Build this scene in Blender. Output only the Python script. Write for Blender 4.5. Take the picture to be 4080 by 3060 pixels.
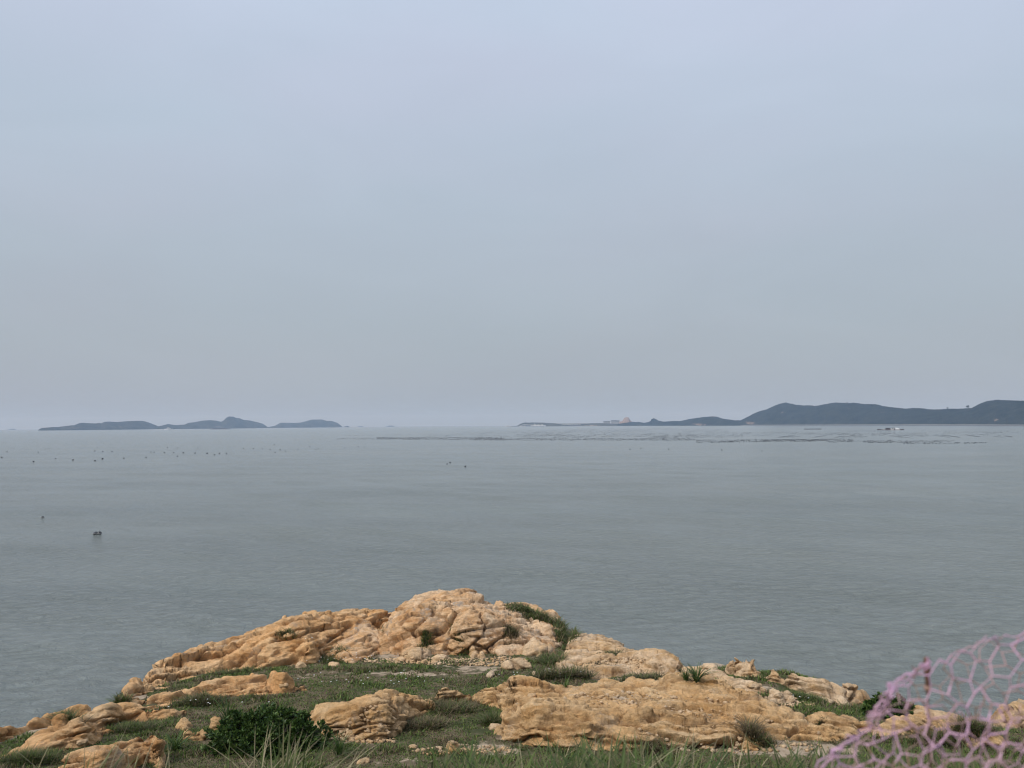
import bpy, bmesh, math, random
import numpy as np
from mathutils import Vector, Matrix

# ------------------------------------------------------------------ scene / camera / light
S = bpy.context.scene
for o in list(bpy.data.objects):
    bpy.data.objects.remove(o)
COL = S.collection
random.seed(7)
RNG = np.random.default_rng(11)

IMW, IMH = 4080.0, 3060.0            # photograph size used for angular measurements
HFOV = math.radians(67.0)
FPX = IMW / 2 / math.tan(HFOV / 2)
EYE = np.array([0.0, 0.0, 20.0])     # eye 20 m above the sea
PITCH = math.radians(2.95)
ROLL = math.radians(0.42)
EARTH = 7.4e6                        # effective earth radius (with refraction)

_f = np.array([0, math.cos(PITCH), math.sin(PITCH)])
_r0 = np.array([1.0, 0, 0]); _u0 = np.array([0, -math.sin(PITCH), math.cos(PITCH)])
_r = math.cos(ROLL) * _r0 - math.sin(ROLL) * _u0
_u = math.sin(ROLL) * _r0 + math.cos(ROLL) * _u0

cam_d = bpy.data.cameras.new('camera')
cam_d.sensor_width = 36.0
cam_d.sensor_fit = 'HORIZONTAL'
cam_d.lens = 18.0 / math.tan(HFOV / 2)
cam_d.clip_start = 0.05
cam_d.clip_end = 120000.0
cam_d.dof.use_dof = True
cam_d.dof.focus_distance = 45.0
cam_d.dof.aperture_fstop = 2.8
cam = bpy.data.objects.new('camera', cam_d)
COL.objects.link(cam)
cam.matrix_world = Matrix(((_r[0], _u[0], -_f[0], EYE[0]), (_r[1], _u[1], -_f[1], EYE[1]),
                           (_r[2], _u[2], -_f[2], EYE[2]), (0, 0, 0, 1)))
S.camera = cam

SUN_EL, SUN_AZ = math.radians(46), math.radians(235)     # azimuth clockwise from +Y: behind, to the left

w = bpy.data.worlds.new('World'); S.world = w; w.use_nodes = True
nt = w.node_tree; N = nt.nodes; L = nt.links
for n in list(N): N.remove(n)
wo = N.new('ShaderNodeOutputWorld'); bg = N.new('ShaderNodeBackground'); bg.inputs[1].default_value = 0.1
sky = N.new('ShaderNodeTexSky'); sky.sky_type = 'NISHITA'; sky.sun_disc = False
sky.sun_elevation = SUN_EL; sky.sun_rotation = SUN_AZ; sky.air_density = 1.0; sky.dust_density = 3.0; sky.ozone_density = 1.0
tc = N.new('ShaderNodeTexCoord'); sep = N.new('ShaderNodeSeparateXYZ'); L.new(tc.outputs['Generated'], sep.inputs[0])
ramp = N.new('ShaderNodeValToRGB'); L.new(sep.outputs[2], ramp.inputs[0])
cr = ramp.color_ramp
cr.elements[0].position = 0.0; cr.elements[0].color = (0.221, 0.247, 0.272, 1)
cr.elements[1].position = 1.0; cr.elements[1].color = (0.416, 0.464, 0.559, 1)
for p, c in ((0.10, (0.242, 0.269, 0.299)), (0.22, (0.269, 0.303, 0.351)), (0.36, (0.300, 0.345, 0.414)), (0.52, (0.351, 0.397, 0.490))):
    e = cr.elements.new(p); e.color = (*c, 1)
# soft cloud mottling, seen in direction space flattened towards the horizon
mp = N.new('ShaderNodeMapping'); mp.inputs['Scale'].default_value = (1.6, 1.6, 5.0); L.new(tc.outputs['Generated'], mp.inputs[0])
cn = N.new('ShaderNodeTexNoise'); cn.inputs['Scale'].default_value = 1.7; cn.inputs['Detail'].default_value = 5; cn.inputs['Roughness'].default_value = 0.5
cn.inputs['Distortion'].default_value = 0.6
L.new(mp.outputs[0], cn.inputs['Vector'])
cmr = N.new('ShaderNodeMapRange'); cmr.inputs['From Min'].default_value = 0.3; cmr.inputs['From Max'].default_value = 0.7
cmr.inputs['To Min'].default_value = 9.72; cmr.inputs['To Max'].default_value = 10.32
L.new(cn.outputs[0], cmr.inputs[0])
hue = N.new('ShaderNodeMix'); hue.data_type = 'RGBA'
hue.inputs['A'].default_value = (1.014, 0.992, 1.0, 1); hue.inputs['B'].default_value = (0.984, 1.005, 1.0, 1)
cn2 = N.new('ShaderNodeTexNoise'); cn2.inputs['Scale'].default_value = 1.1; cn2.inputs['Detail'].default_value = 2
L.new(mp.outputs[0], cn2.inputs['Vector'])
cm2 = N.new('ShaderNodeMapRange'); cm2.inputs['From Min'].default_value = 0.38; cm2.inputs['From Max'].default_value = 0.62
L.new(cn2.outputs[0], cm2.inputs[0]); L.new(cm2.outputs[0], hue.inputs['Factor'])
vm0 = N.new('ShaderNodeVectorMath'); vm0.operation = 'MULTIPLY'; L.new(ramp.outputs[0], vm0.inputs[0]); L.new(hue.outputs['Result'], vm0.inputs[1])
vm = N.new('ShaderNodeVectorMath'); vm.operation = 'SCALE'; L.new(vm0.outputs[0], vm.inputs[0]); L.new(cmr.outputs[0], vm.inputs['Scale'])
mx = N.new('ShaderNodeMix'); mx.data_type = 'RGBA'; mx.inputs['Factor'].default_value = 0.95
L.new(sky.outputs[0], mx.inputs['A']); L.new(vm.outputs[0], mx.inputs['B'])
L.new(mx.outputs['Result'], bg.inputs[0]); L.new(bg.outputs[0], wo.inputs[0])

sd = bpy.data.lights.new('sun', 'SUN'); sd.energy = 1.5; sd.angle = math.radians(18); sd.color = (1.0, 0.95, 0.88)
sun = bpy.data.objects.new('sun', sd); COL.objects.link(sun)
_sv = Vector((math.sin(SUN_AZ) * math.cos(SUN_EL), math.cos(SUN_AZ) * math.cos(SUN_EL), math.sin(SUN_EL)))
sun.rotation_euler = _sv.to_track_quat('Z', 'Y').to_euler()
sun.location = (0, -20, 60)

S.view_settings.view_transform = 'Standard'; S.view_settings.look = 'None'
S.view_settings.exposure = 0.75; S.view_settings.gamma = 1.0; S.view_settings.use_curve_mapping = False
S.render.engine = 'CYCLES'
S.cycles.use_denoising = True; S.cycles.use_adaptive_sampling = False; S.cycles.filter_width = 1.1
S.cycles.max_bounces = 6; S.cycles.diffuse_bounces = 3; S.cycles.glossy_bounces = 2
S.cycles.transmission_bounces = 2; S.cycles.volume_bounces = 2; S.cycles.transparent_max_bounces = 4
S.cycles.caustics_reflective = False; S.cycles.caustics_refractive = False

# ------------------------------------------------------------------ geometry helpers
def ray(px, py):
    px = np.asarray(px, float); py = np.asarray(py, float)
    a = (px - IMW / 2) / FPX; b = (py - IMH / 2) / FPX
    return _f + a[..., None] * _r - b[..., None] * _u

def at(px, py, Y):
    """point on the sight line at forward distance Y"""
    d = ray(px, py); t = np.asarray(Y, float) / d[..., 1]
    return EYE + d * t[..., None]

def on_sea(px, py):
    d = ray(px, py)
    h = np.hypot(d[..., 0], d[..., 1]); m = d[..., 2] / h
    # 20 + m r = -r^2/2R
    a = 1 / (2 * EARTH); disc = np.maximum(m * m - 4 * a * EYE[2], 0)
    r = (-m - np.sqrt(disc)) / (2 * a)
    t = r / h
    return EYE + d * t[..., None]

def sag(x, y): return -(x * x + y * y) / (2 * EARTH)

_P = RNG.permutation(4096)
def _hash(i, j, k=0):
    return _P[(_P[(_P[i & 4095] + j) & 4095] + k) & 4095]
_ANG = RNG.random(4096) * 2 * np.pi
_GX, _GY = np.cos(_ANG), np.sin(_ANG)
_H1 = RNG.random(4096); _H2 = RNG.random(4096); _H3 = RNG.random(4096)
def noise2(x, y, seed=0):
    xi = np.floor(x).astype(np.int64); yi = np.floor(y).astype(np.int64)
    xf = x - xi; yf = y - yi
    u = xf * xf * xf * (xf * (xf * 6 - 15) + 10); v = yf * yf * yf * (yf * (yf * 6 - 15) + 10)
    def g(a, b):
        h = _hash(xi + a, yi + b, seed); return _GX[h] * (xf - a) + _GY[h] * (yf - b)
    n0 = g(0, 0) * (1 - u) + g(1, 0) * u; n1 = g(0, 1) * (1 - u) + g(1, 1) * u
    return (n0 * (1 - v) + n1 * v) * 1.5
def fbm(x, y, oct=4, seed=0, gain=0.5):
    s = 0; a = 1.0; t = 0
    for o in range(oct):
        s = s + a * noise2(x * 2 ** o + 17.3 * o, y * 2 ** o - 9.1 * o, seed + o); t += a; a *= gain
    return s / t
def voronoi(x, y, seed=0):
    xi = np.floor(x).astype(np.int64); yi = np.floor(y).astype(np.int64)
    f1 = np.full(x.shape, 9.0); f2 = f1.copy(); hid = np.zeros(x.shape, np.int64); ox = np.zeros(x.shape); oy = ox.copy()
    for a in (-1, 0, 1):
        for b in (-1, 0, 1):
            h = _hash(xi + a, yi + b, seed)
            dx = xi + a + 0.1 + 0.8 * _H1[h] - x; dy = yi + b + 0.1 + 0.8 * _H2[h] - y
            d = np.hypot(dx, dy); c = d < f1
            f2 = np.where(c, f1, np.minimum(f2, d)); hid = np.where(c, h, hid)
            ox = np.where(c, dx, ox); oy = np.where(c, dy, oy); f1 = np.where(c, d, f1)
    return f1, f2, hid, ox, oy
_T3 = RNG.normal(size=(4096, 3)); _T3 /= np.linalg.norm(_T3, axis=1)[:, None]
_T3x, _T3y, _T3z = (np.ascontiguousarray(_T3[:, k_]).astype(np.float32) for k_ in range(3))
def noise3(x, y, z, seed=0):
    xi = np.floor(x).astype(np.int64); yi = np.floor(y).astype(np.int64); zi = np.floor(z).astype(np.int64)
    xf = (x - xi).astype(np.float32); yf = (y - yi).astype(np.float32); zf = (z - zi).astype(np.float32)
    u, v, w_ = (t * t * (3 - 2 * t) for t in (xf, yf, zf)); s = 0
    for a in (0, 1):
        for b_ in (0, 1):
            hab = _P[(_P[(xi + a) & 4095] + yi + b_) & 4095]; wab = (u if a else 1 - u) * (v if b_ else 1 - v)
            for c in (0, 1):
                h = _P[(hab + zi + c + seed * 13) & 4095]
                s = s + wab * (w_ if c else 1 - w_) * (_T3x[h] * (xf - a) + _T3y[h] * (yf - b_) + _T3z[h] * (zf - c))
    return s * 1.5
def fbm3(x, y, z, oct=4, seed=0, gain=0.55):
    s = 0; a = 1.0; t = 0
    for o in range(oct):
        k = 2.03 ** o; s = s + a * noise3(x * k + 7.7 * o, y * k - 3.3 * o, z * k + 1.9 * o, seed + o); t += a; a *= gain
    return s / t
def voronoi3(x, y, z, seed=0):
    """nearest and second nearest distance, cell id and the cell's own tilted plane"""
    xi = np.floor(x).astype(np.int64); yi = np.floor(y).astype(np.int64); zi = np.floor(z).astype(np.int64)
    xf = (x - xi).astype(np.float32); yf = (y - yi).astype(np.float32); zf = (z - zi).astype(np.float32)
    f1 = np.full(x.shape, 81.0, np.float32); f2 = f1.copy(); hid = np.zeros(x.shape, np.int64); tilt = np.zeros(x.shape, np.float32)
    for a in (-1, 0, 1):
        for b_ in (-1, 0, 1):
            hab = _P[(_P[(xi + a) & 4095] + yi + b_) & 4095]
            for c_ in (-1, 0, 1):
                h = _P[(hab + zi + c_ + seed * 7) & 4095]; h1 = _H1f[h]; h2 = _H2f[h]; h3 = _H3f[h]
                dx = a + 0.1 + 0.8 * h1 - xf; dy = b_ + 0.1 + 0.8 * h2 - yf; dz = c_ + 0.1 + 0.8 * h3 - zf
                d = dx * dx + dy * dy + dz * dz; c = d < f1
                f2 = np.where(c, f1, np.minimum(f2, d)); f1 = np.where(c, d, f1); hid[c] = h[c]
                tilt = np.where(c, dx * (h1 - .5) + dy * (h2 - .5) + dz * (h3 - .5), tilt)
    return np.sqrt(f1), np.sqrt(f2), hid, tilt
_H1f, _H2f, _H3f = (q.astype(np.float32) for q in (_H1, _H2, _H3))
def sstep(a, b, x):
    t = np.clip((x - a) / (b - a), 0, 1); return t * t * (3 - 2 * t)

class TPS:
    def __init__(self, xy, z, lam=0.0):
        self.xy = np.asarray(xy, float); n = len(self.xy)
        K = self._k(self.xy); K += lam * np.eye(n)
        Pm = np.c_[np.ones(n), self.xy]
        A = np.zeros((n + 3, n + 3)); A[:n, :n] = K; A[:n, n:] = Pm; A[n:, :n] = Pm.T
        self.w = np.linalg.solve(A, np.r_[np.asarray(z, float), 0, 0, 0])
    def _k(self, p):
        d2 = (p[:, None, 0] - self.xy[None, :, 0]) ** 2 + (p[:, None, 1] - self.xy[None, :, 1]) ** 2
        return 0.5 * d2 * np.log(d2 + 1e-9)
    def __call__(self, x, y):
        sh = np.shape(x); p = np.c_[np.ravel(x), np.ravel(y)]; out = np.empty(len(p)); n = len(self.xy)
        for i in range(0, len(p), 60000):
            q = p[i:i + 60000]
            out[i:i + 60000] = self._k(q) @ self.w[:n] + self.w[n] + q @ self.w[n + 1:]
        return out.reshape(sh)

def poly_sd(poly, x, y):
    """signed distance, positive inside"""
    P = np.asarray(poly, float); d2 = np.full(x.shape, 1e18); ins = np.zeros(x.shape, bool)
    for i in range(len(P)):
        a = P[i]; b = P[(i + 1) % len(P)]; e = b - a
        t = np.clip(((x - a[0]) * e[0] + (y - a[1]) * e[1]) / (e @ e + 1e-12), 0, 1)
        d2 = np.minimum(d2, (x - a[0] - t * e[0]) ** 2 + (y - a[1] - t * e[1]) ** 2)
        c = ((a[1] > y) != (b[1] > y)) & (x < (b[0] - a[0]) * (y - a[1]) / (b[1] - a[1] + 1e-12) + a[0])
        ins ^= c
    d = np.sqrt(d2); return np.where(ins, d, -d)

def np_mesh(name, V, F, mat=None, smooth=True, col=None, parent=None, attrs=None, link=True):
    """V (n,3); F (m,3|4) array"""
    me = bpy.data.meshes.new(name); V = np.ascontiguousarray(V, np.float32); F = np.ascontiguousarray(F, np.int32)
    k = F.shape[1]
    me.vertices.add(len(V)); me.vertices.foreach_set('co', V.ravel())
    me.loops.add(F.size); me.loops.foreach_set('vertex_index', F.ravel())
    me.polygons.add(len(F)); me.polygons.foreach_set('loop_start', np.arange(0, F.size, k, dtype=np.int32))
    me.polygons.foreach_set('loop_total', np.full(len(F), k, np.int32))
    if smooth: me.polygons.foreach_set('use_smooth', np.ones(len(F), bool))
    if col is not None:
        a = me.color_attributes.new('Col', 'FLOAT_COLOR', 'POINT')
        c = np.ones((len(V), 4), np.float32); c[:, :3] = col; a.data.foreach_set('color', c.ravel())
    for nm, arr in (attrs or {}).items():
        a = me.attributes.new(nm, 'FLOAT', 'POINT'); a.data.foreach_set('value', np.ascontiguousarray(arr, np.float32))
    me.update(calc_edges=True)
    if mat: me.materials.append(mat)
    o = bpy.data.objects.new(name, me)
    if link: COL.objects.link(o)
    if parent: o.parent = parent
    return o

def tag(o, label=None, cat=None, group=None, kind=None):
    if label: o['label'] = label
    if cat: o['category'] = cat
    if group: o['group'] = group
    if kind: o['kind'] = kind
    return o
def empty(name, loc, rz=0.0, scale=1.0):
    o = bpy.data.objects.new(name, None); COL.objects.link(o); o.location = loc; o.rotation_euler = (0, 0, rz)
    o.scale = (scale,) * 3; o.empty_display_size = 0.3
    return o
def bm_obj(name, bm, mat, parent=None, smooth=False):
    me = bpy.data.meshes.new(name); bm.to_mesh(me); bm.free()
    if mat: me.materials.append(mat)
    if smooth:
        for p in me.polygons: p.use_smooth = True
    o = bpy.data.objects.new(name, me); COL.objects.link(o)
    if parent: o.parent = parent
    return o
def box(bm, x0, x1, y0, y1, z0, z1, taper=0.0):
    v = []
    for z, t in ((z0, 0), (z1, taper)):
        for x, y in ((x0 + t, y0 + t), (x1 - t, y0 + t), (x1 - t, y1 - t), (x0 + t, y1 - t)): v.append(bm.verts.new((x, y, z)))
    for f in ((3, 2, 1, 0), (4, 5, 6, 7), (0, 1, 5, 4), (1, 2, 6, 5), (2, 3, 7, 6), (3, 0, 4, 7)): bm.faces.new([v[i] for i in f])
def prism(bm, pts, y0, y1):
    """outline in x,z extruded along y"""
    a = [bm.verts.new((x, y0, z)) for x, z in pts]; b = [bm.verts.new((x, y1, z)) for x, z in pts]; n = len(pts)
    bm.faces.new(a); bm.faces.new(b[::-1])
    for i in range(n): bm.faces.new((a[i], b[i], b[(i + 1) % n], a[(i + 1) % n]))
def lathe(bm, prof, seg=10, cx=0, cy=0):
    rings = []
    for r, z in prof:
        rings.append([bm.verts.new((cx + r * math.cos(2 * math.pi * k / seg), cy + r * math.sin(2 * math.pi * k / seg), z)) for k in range(seg)])
    for i in range(len(rings) - 1):
        for k in range(seg): bm.faces.new((rings[i][k], rings[i][(k + 1) % seg], rings[i + 1][(k + 1) % seg], rings[i + 1][k]))
    bm.faces.new(rings[0][::-1]); bm.faces.new(rings[-1])

# ------------------------------------------------------------------ materials
def new_mat(name):
    m = bpy.data.materials.new(name); m.use_nodes = True; return m, m.node_tree.nodes, m.node_tree.links, m.node_tree.nodes['Principled BSDF']
def n_noise(N, L, vec, scale, detail=4, rough=0.55, dist=0.0):
    n = N.new('ShaderNodeTexNoise'); n.inputs['Scale'].default_value = scale; n.inputs['Detail'].default_value = detail
    n.inputs['Roughness'].default_value = rough; n.inputs['Distortion'].default_value = dist
    if vec is not None: L.new(vec, n.inputs['Vector'])
    return n.outputs[0]
def n_range(N, L, v, a, b, c=0.0, d=1.0):
    n = N.new('ShaderNodeMapRange'); n.inputs['From Min'].default_value = a; n.inputs['From Max'].default_value = b
    n.inputs['To Min'].default_value = c; n.inputs['To Max'].default_value = d; L.new(v, n.inputs[0]); return n.outputs[0]
def n_mix(N, L, fac, A, B, mode='MIX'):
    n = N.new('ShaderNodeMix'); n.data_type = 'RGBA'; n.blend_type = mode
    for s, v in (('Factor', fac), ('A', A), ('B', B)):
        if isinstance(v, (int, float)): n.inputs[s].default_value = v
        elif isinstance(v, tuple): n.inputs[s].default_value = (*v, 1)
        else: L.new(v, n.inputs[s])
    return n.outputs['Result']
def n_map(N, L, vec, scale=(1, 1, 1), rot=(0, 0, 0)):
    n = N.new('ShaderNodeMapping'); n.inputs['Scale'].default_value = scale; n.inputs['Rotation'].default_value = rot; L.new(vec, n.inputs[0]); return n.outputs[0]
def n_bump(N, L, h, strength, dist, normal=None):
    n = N.new('ShaderNodeBump'); n.inputs['Strength'].default_value = strength; n.inputs['Distance'].default_value = dist
    L.new(h, n.inputs['Height'])
    if normal is not None: L.new(normal, n.inputs['Normal'])
    return n.outputs[0]
def pos(N): return N.new('ShaderNodeNewGeometry').outputs['Position']

def plain(name, c, rough=0.6, metal=0.0, var=0.15, scale=2.0):
    m, N, L, b = new_mat(name)
    p = N.new('ShaderNodeTexCoord').outputs['Object']
    f = n_range(N, L, n_noise(N, L, p, scale, 4), 0.3, 0.7)
    dk = tuple(x * (1 - var) for x in c); lt = tuple(min(1, x * (1 + var)) for x in c)
    L.new(n_mix(N, L, f, dk, lt), b.inputs['Base Color']); b.inputs['Roughness'].default_value = rough; b.inputs['Metallic'].default_value = metal
    return m

def rock_mat(name, main, pale, stain, strike, grey=0.35):
    m, N, L, b = new_mat(name); p = pos(N)
    g = n_map(N, L, p, (0.45, 1.6, 1.6), (0.0, 0.0, -strike))
    big = n_range(N, L, n_noise(N, L, p, 0.7, 6, 0.68, 0.4), 0.36, 0.64)
    c = n_mix(N, L, big, main, pale)
    st = n_range(N, L, n_noise(N, L, g, 1.3, 7, 0.70, 0.6), 0.49, 0.68)
    c = n_mix(N, L, st, c, stain)
    # fine granular colour
    gr = n_range(N, L, n_noise(N, L, p, 7.0, 8, 0.78), 0.36, 0.64, 0.86, 1.32)
    vs = N.new('ShaderNodeVectorMath'); vs.operation = 'SCALE'; L.new(c, vs.inputs[0]); L.new(gr, vs.inputs['Scale']); c = vs.outputs[0]
    # grey lichen / weathered skin patches
    lk = n_range(N, L, n_noise(N, L, p, 1.1, 8, 0.72, 0.3), 0.56, 0.66, 0.0, grey)
    c = n_mix(N, L, lk, c, (0.33, 0.31, 0.28))
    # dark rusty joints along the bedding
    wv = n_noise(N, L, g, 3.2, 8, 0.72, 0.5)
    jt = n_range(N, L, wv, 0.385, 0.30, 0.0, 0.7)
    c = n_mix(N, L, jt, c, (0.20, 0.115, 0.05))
    # rust and soil in the open joints, plus crack shade put into the colour
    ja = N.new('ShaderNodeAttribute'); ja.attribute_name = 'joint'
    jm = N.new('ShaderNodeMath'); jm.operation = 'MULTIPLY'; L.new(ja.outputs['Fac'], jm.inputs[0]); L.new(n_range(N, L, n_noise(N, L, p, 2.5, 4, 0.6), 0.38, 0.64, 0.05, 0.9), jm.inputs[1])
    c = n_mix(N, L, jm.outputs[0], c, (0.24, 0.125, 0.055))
    # whitish quartz grains
    qz = n_range(N, L, n_noise(N, L, p, 5.0, 5, 0.7), 0.64, 0.74, 0.0, 0.55)
    c = n_mix(N, L, qz, c, (0.66, 0.58, 0.47))
    L.new(c, b.inputs['Base Color']); b.inputs['Roughness'].default_value = 0.92; b.inputs['Specular IOR Level'].default_value = 0.2
    n1 = n_bump(N, L, n_noise(N, L, g, 5.0, 9, 0.74, 0.3), 1.0, 0.12)
    n2 = n_bump(N, L, n_noise(N, L, p, 18.0, 6, 0.75), 1.0, 0.03, n1)
    L.new(n2, b.inputs['Normal'])
    return m

def leaf_mat(name, trans=0.25, rough=0.55):
    m, N, L, b = new_mat(name)
    a = N.new('ShaderNodeAttribute'); a.attribute_name = 'Col'
    L.new(a.outputs['Color'], b.inputs['Base Color']); b.inputs['Roughness'].default_value = rough; b.inputs['Specular IOR Level'].default_value = 0.25
    t = N.new('ShaderNodeBsdfTranslucent'); L.new(a.outputs['Color'], t.inputs[0])
    mxs = N.new('ShaderNodeMixShader'); mxs.inputs[0].default_value = trans
    L.new(b.outputs[0], mxs.inputs[1]); L.new(t.outputs[0], mxs.inputs[2]); L.new(mxs.outputs[0], N['Material Output'].inputs[0])
    return m

# sea
m_sea, N, L, b = new_mat('turbid_sea_water')
p = pos(N)
pm = n_map(N, L, p, (0.72, 1.0, 1.0), (0, 0, math.radians(-12)))
big = n_range(N, L, n_noise(N, L, n_map(N, L, p, (0.004, 0.012, 1)), 1.0, 4), 0.35, 0.65)
L.new(n_mix(N, L, big, (0.172, 0.197, 0.184), (0.188, 0.207, 0.188)), b.inputs['Base Color'])
b.inputs['Roughness'].default_value = 0.16; b.inputs['IOR'].default_value = 1.333
pch = n_range(N, L, n_noise(N, L, n_map(N, L, p, (0.012, 0.03, 1)), 1.0, 4), 0.3, 0.7, 0.55, 1.25)
h1 = n_noise(N, L, pm, 0.85, 6, 0.68, 0.6)
h2 = n_noise(N, L, n_map(N, L, p, (0.8, 1.3, 1.0), (0, 0, math.radians(25))), 1.6, 4, 0.6, 0.5)
ad = N.new('ShaderNodeMath'); ad.operation = 'MULTIPLY_ADD'; L.new(h2, ad.inputs[0]); ad.inputs[1].default_value = 0.22; L.new(h1, ad.inputs[2])
ml = N.new('ShaderNodeMath'); ml.operation = 'MULTIPLY'; L.new(ad.outputs[0], ml.inputs[0]); L.new(pch, ml.inputs[1])
L.new(n_bump(N, L, ml.outputs[0], 1.0, 0.95), b.inputs['Normal'])

# soil with sand and moss-green attributes
m_soil, N, L, b = new_mat('headland_soil'); p = pos(N)
a1 = N.new('ShaderNodeAttribute'); a1.attribute_name = 'sand'
nz = n_noise(N, L, p, 2.2, 7, 0.68, 0.3)
soil = n_mix(N, L, n_range(N, L, nz, 0.35, 0.65), (0.110, 0.088, 0.052), (0.19, 0.148, 0.095))
soil = n_mix(N, L, n_range(N, L, n_noise(N, L, p, 1.3, 5, 0.6), 0.45, 0.6), soil, (0.060, 0.068, 0.028))
sandc = n_mix(N, L, n_range(N, L, n_noise(N, L, p, 6.0, 7, 0.7), 0.3, 0.7), (0.30, 0.225, 0.155), (0.48, 0.385, 0.28))
sm = N.new('ShaderNodeMath'); sm.operation = 'ADD'; L.new(a1.outputs['Fac'], sm.inputs[0]); L.new(n_range(N, L, nz, 0.25, 0.75, -0.5, 0.5), sm.inputs[1])
L.new(n_mix(N, L, n_range(N, L, sm.outputs[0], 0.42, 0.62), soil, sandc), b.inputs['Base Color'])
b.inputs['Roughness'].default_value = 0.95; b.inputs['Specular IOR Level'].default_value = 0.15
L.new(n_bump(N, L, n_noise(N, L, p, 9.0, 7, 0.72), 0.8, 0.05), b.inputs['Normal'])

STR_L = math.radians(40); STR_K = math.radians(15); STR_R = math.radians(-8)
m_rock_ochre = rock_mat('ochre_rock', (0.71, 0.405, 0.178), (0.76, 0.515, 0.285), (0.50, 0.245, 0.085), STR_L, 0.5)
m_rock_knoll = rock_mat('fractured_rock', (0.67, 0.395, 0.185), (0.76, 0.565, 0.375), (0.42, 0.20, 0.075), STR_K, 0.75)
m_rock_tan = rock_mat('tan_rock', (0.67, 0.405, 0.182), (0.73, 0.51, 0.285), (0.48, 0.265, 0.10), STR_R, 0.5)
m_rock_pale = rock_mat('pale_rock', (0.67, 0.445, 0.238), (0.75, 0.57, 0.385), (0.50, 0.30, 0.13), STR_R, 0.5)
m_blade = leaf_mat('grass_blade', 0.3)
m_leaf = leaf_mat('shrub_leaf', 0.15, 0.4)

# ------------------------------------------------------------------ ground surface
SIL = [(-700, 3060, 15.5, .2), (-300, 2985, 17, .2), (0, 2911, 18.8, .2), (323, 2828, 21.3, .2), (470, 2767, 22.5, .3), (553, 2671, 26, .5), (775, 2582, 29, .6),
       (1088, 2494, 32, .6), (1439, 2431, 34, .8), (1605, 2438, 34, .8), (1863, 2357, 34.5, 1.6), (2121, 2398, 34.5, 1.0), (2223, 2453, 33, .7),
       (2296, 2512, 31.5, .4), (2453, 2573, 30, .3), (2638, 2619, 28.5, .3), (2767, 2671, 26.5, .2), (2988, 2634, 30, .4), (3136, 2684, 27.5, .3),
       (3320, 2711, 26.5, .3), (3449, 2763, 24, .2), (3541, 2804, 22.5, .2), (3689, 2850, 21, .1), (3910, 2859, 20.5, .1), (4080, 2831, 21, .3), (4500, 2800, 22, .3)]
pts = []; zz = []
for px, py, Y, dh in SIL:
    q = at(px, py, Y); pts.append(q[:2]); zz.append(q[2] - dh)
def terrace(Y): return 11.5 + 0.10 * (30 - Y)
for Y, xs in ((16, (-13, -9, -5, 0, 5, 9, 13)), (19, (-11, -7, -3, 2, 7, 11)), (22, (-8, -4, 0, 4, 8, 12)), (25, (-7, -3, 1, 5, 9)), (28, (-6, -2, 2, 6))):
    for x in xs: pts.append((x, Y)); zz.append(terrace(Y))
for x in (-9, -4, 0, 4, 9):
    for y, z in ((13, 13.6), (10, 15.0), (6.6, 16.9), (5.0, 17.5), (2, 18.4), (-4, 18.75), (-20, 19.5)): pts.append((x, y)); zz.append(z)
G0 = TPS(pts, zz, lam=0.3)
LAND = [at(px, py, Y)[:2] for px, py, Y, dh in SIL] + [(30, 14), (34, -30), (-30, -30), (-22, 4)]

AZF = np.radians(np.arange(-41, 41.01, 0.11))
AZC = np.radians(np.concatenate([np.arange(-180, -41, 4.0), np.arange(44, 180, 4.0)]))
AZ = np.sort(np.concatenate([AZF, AZC]))
RR = np.concatenate([np.geomspace(0.4, 14, 140, endpoint=False), np.geomspace(14, 40, 430, endpoint=False), np.geomspace(40, 95, 50)])
NA, NR = len(AZ), len(RR)
GX = RR[:, None] * np.sin(AZ)[None, :]; GY = RR[:, None] * np.cos(AZ)[None, :]
lsd = poly_sd(LAND, GX, GY)
G = G0(GX, GY)
G = np.where(RR[:, None] > 40, np.minimum(G, 13), G)
_wn = fbm(GX * 0.35, GY * 0.35, 4, 5)
out = np.maximum(-lsd + 0.5 * _wn, 0)
G = G - 0.55 * out - 0.14 * out ** 2 + out * 0.35 * fbm(GX * 0.9, GY * 0.9, 4, 3)
G = np.clip(G, -4.0, 30)
G = G + 0.10 * fbm(GX * 0.6, GY * 0.6, 5, 21) + 0.03 * fbm(GX * 3, GY * 3, 3, 22)

def grid_index(x, y):
    r = np.hypot(x, y); a = np.arctan2(x, y)
    fr = np.interp(r, RR, np.arange(NR)); fa = np.interp(a, AZ, np.arange(NA)); return fr, fa
def sample(Hh, x, y):
    fr, fa = grid_index(x, y); i = np.clip(fr.astype(int), 0, NR - 2); j = np.clip(fa.astype(int), 0, NA - 2); u = fr - i; v = fa - j
    return (Hh[i, j] * (1 - v) + Hh[i, j + 1] * v) * (1 - u) + (Hh[i + 1, j] * (1 - v) + Hh[i + 1, j + 1] * v) * u
def hit(px, py, fn, y0=8.0, y1=38.0, n=1400):
    """first point of a sight line on height function fn(x,y)"""
    Y = np.geomspace(y0, y1, n); q = at(np.full(n, px), np.full(n, py), Y)
    below = q[:, 2] <= fn(q[:, 0], q[:, 1])
    k = int(np.argmax(below)) if below.any() else n - 1
    return q[k]
def gbase(dh): return lambda x, y: G0(x, y) + dh

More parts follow.
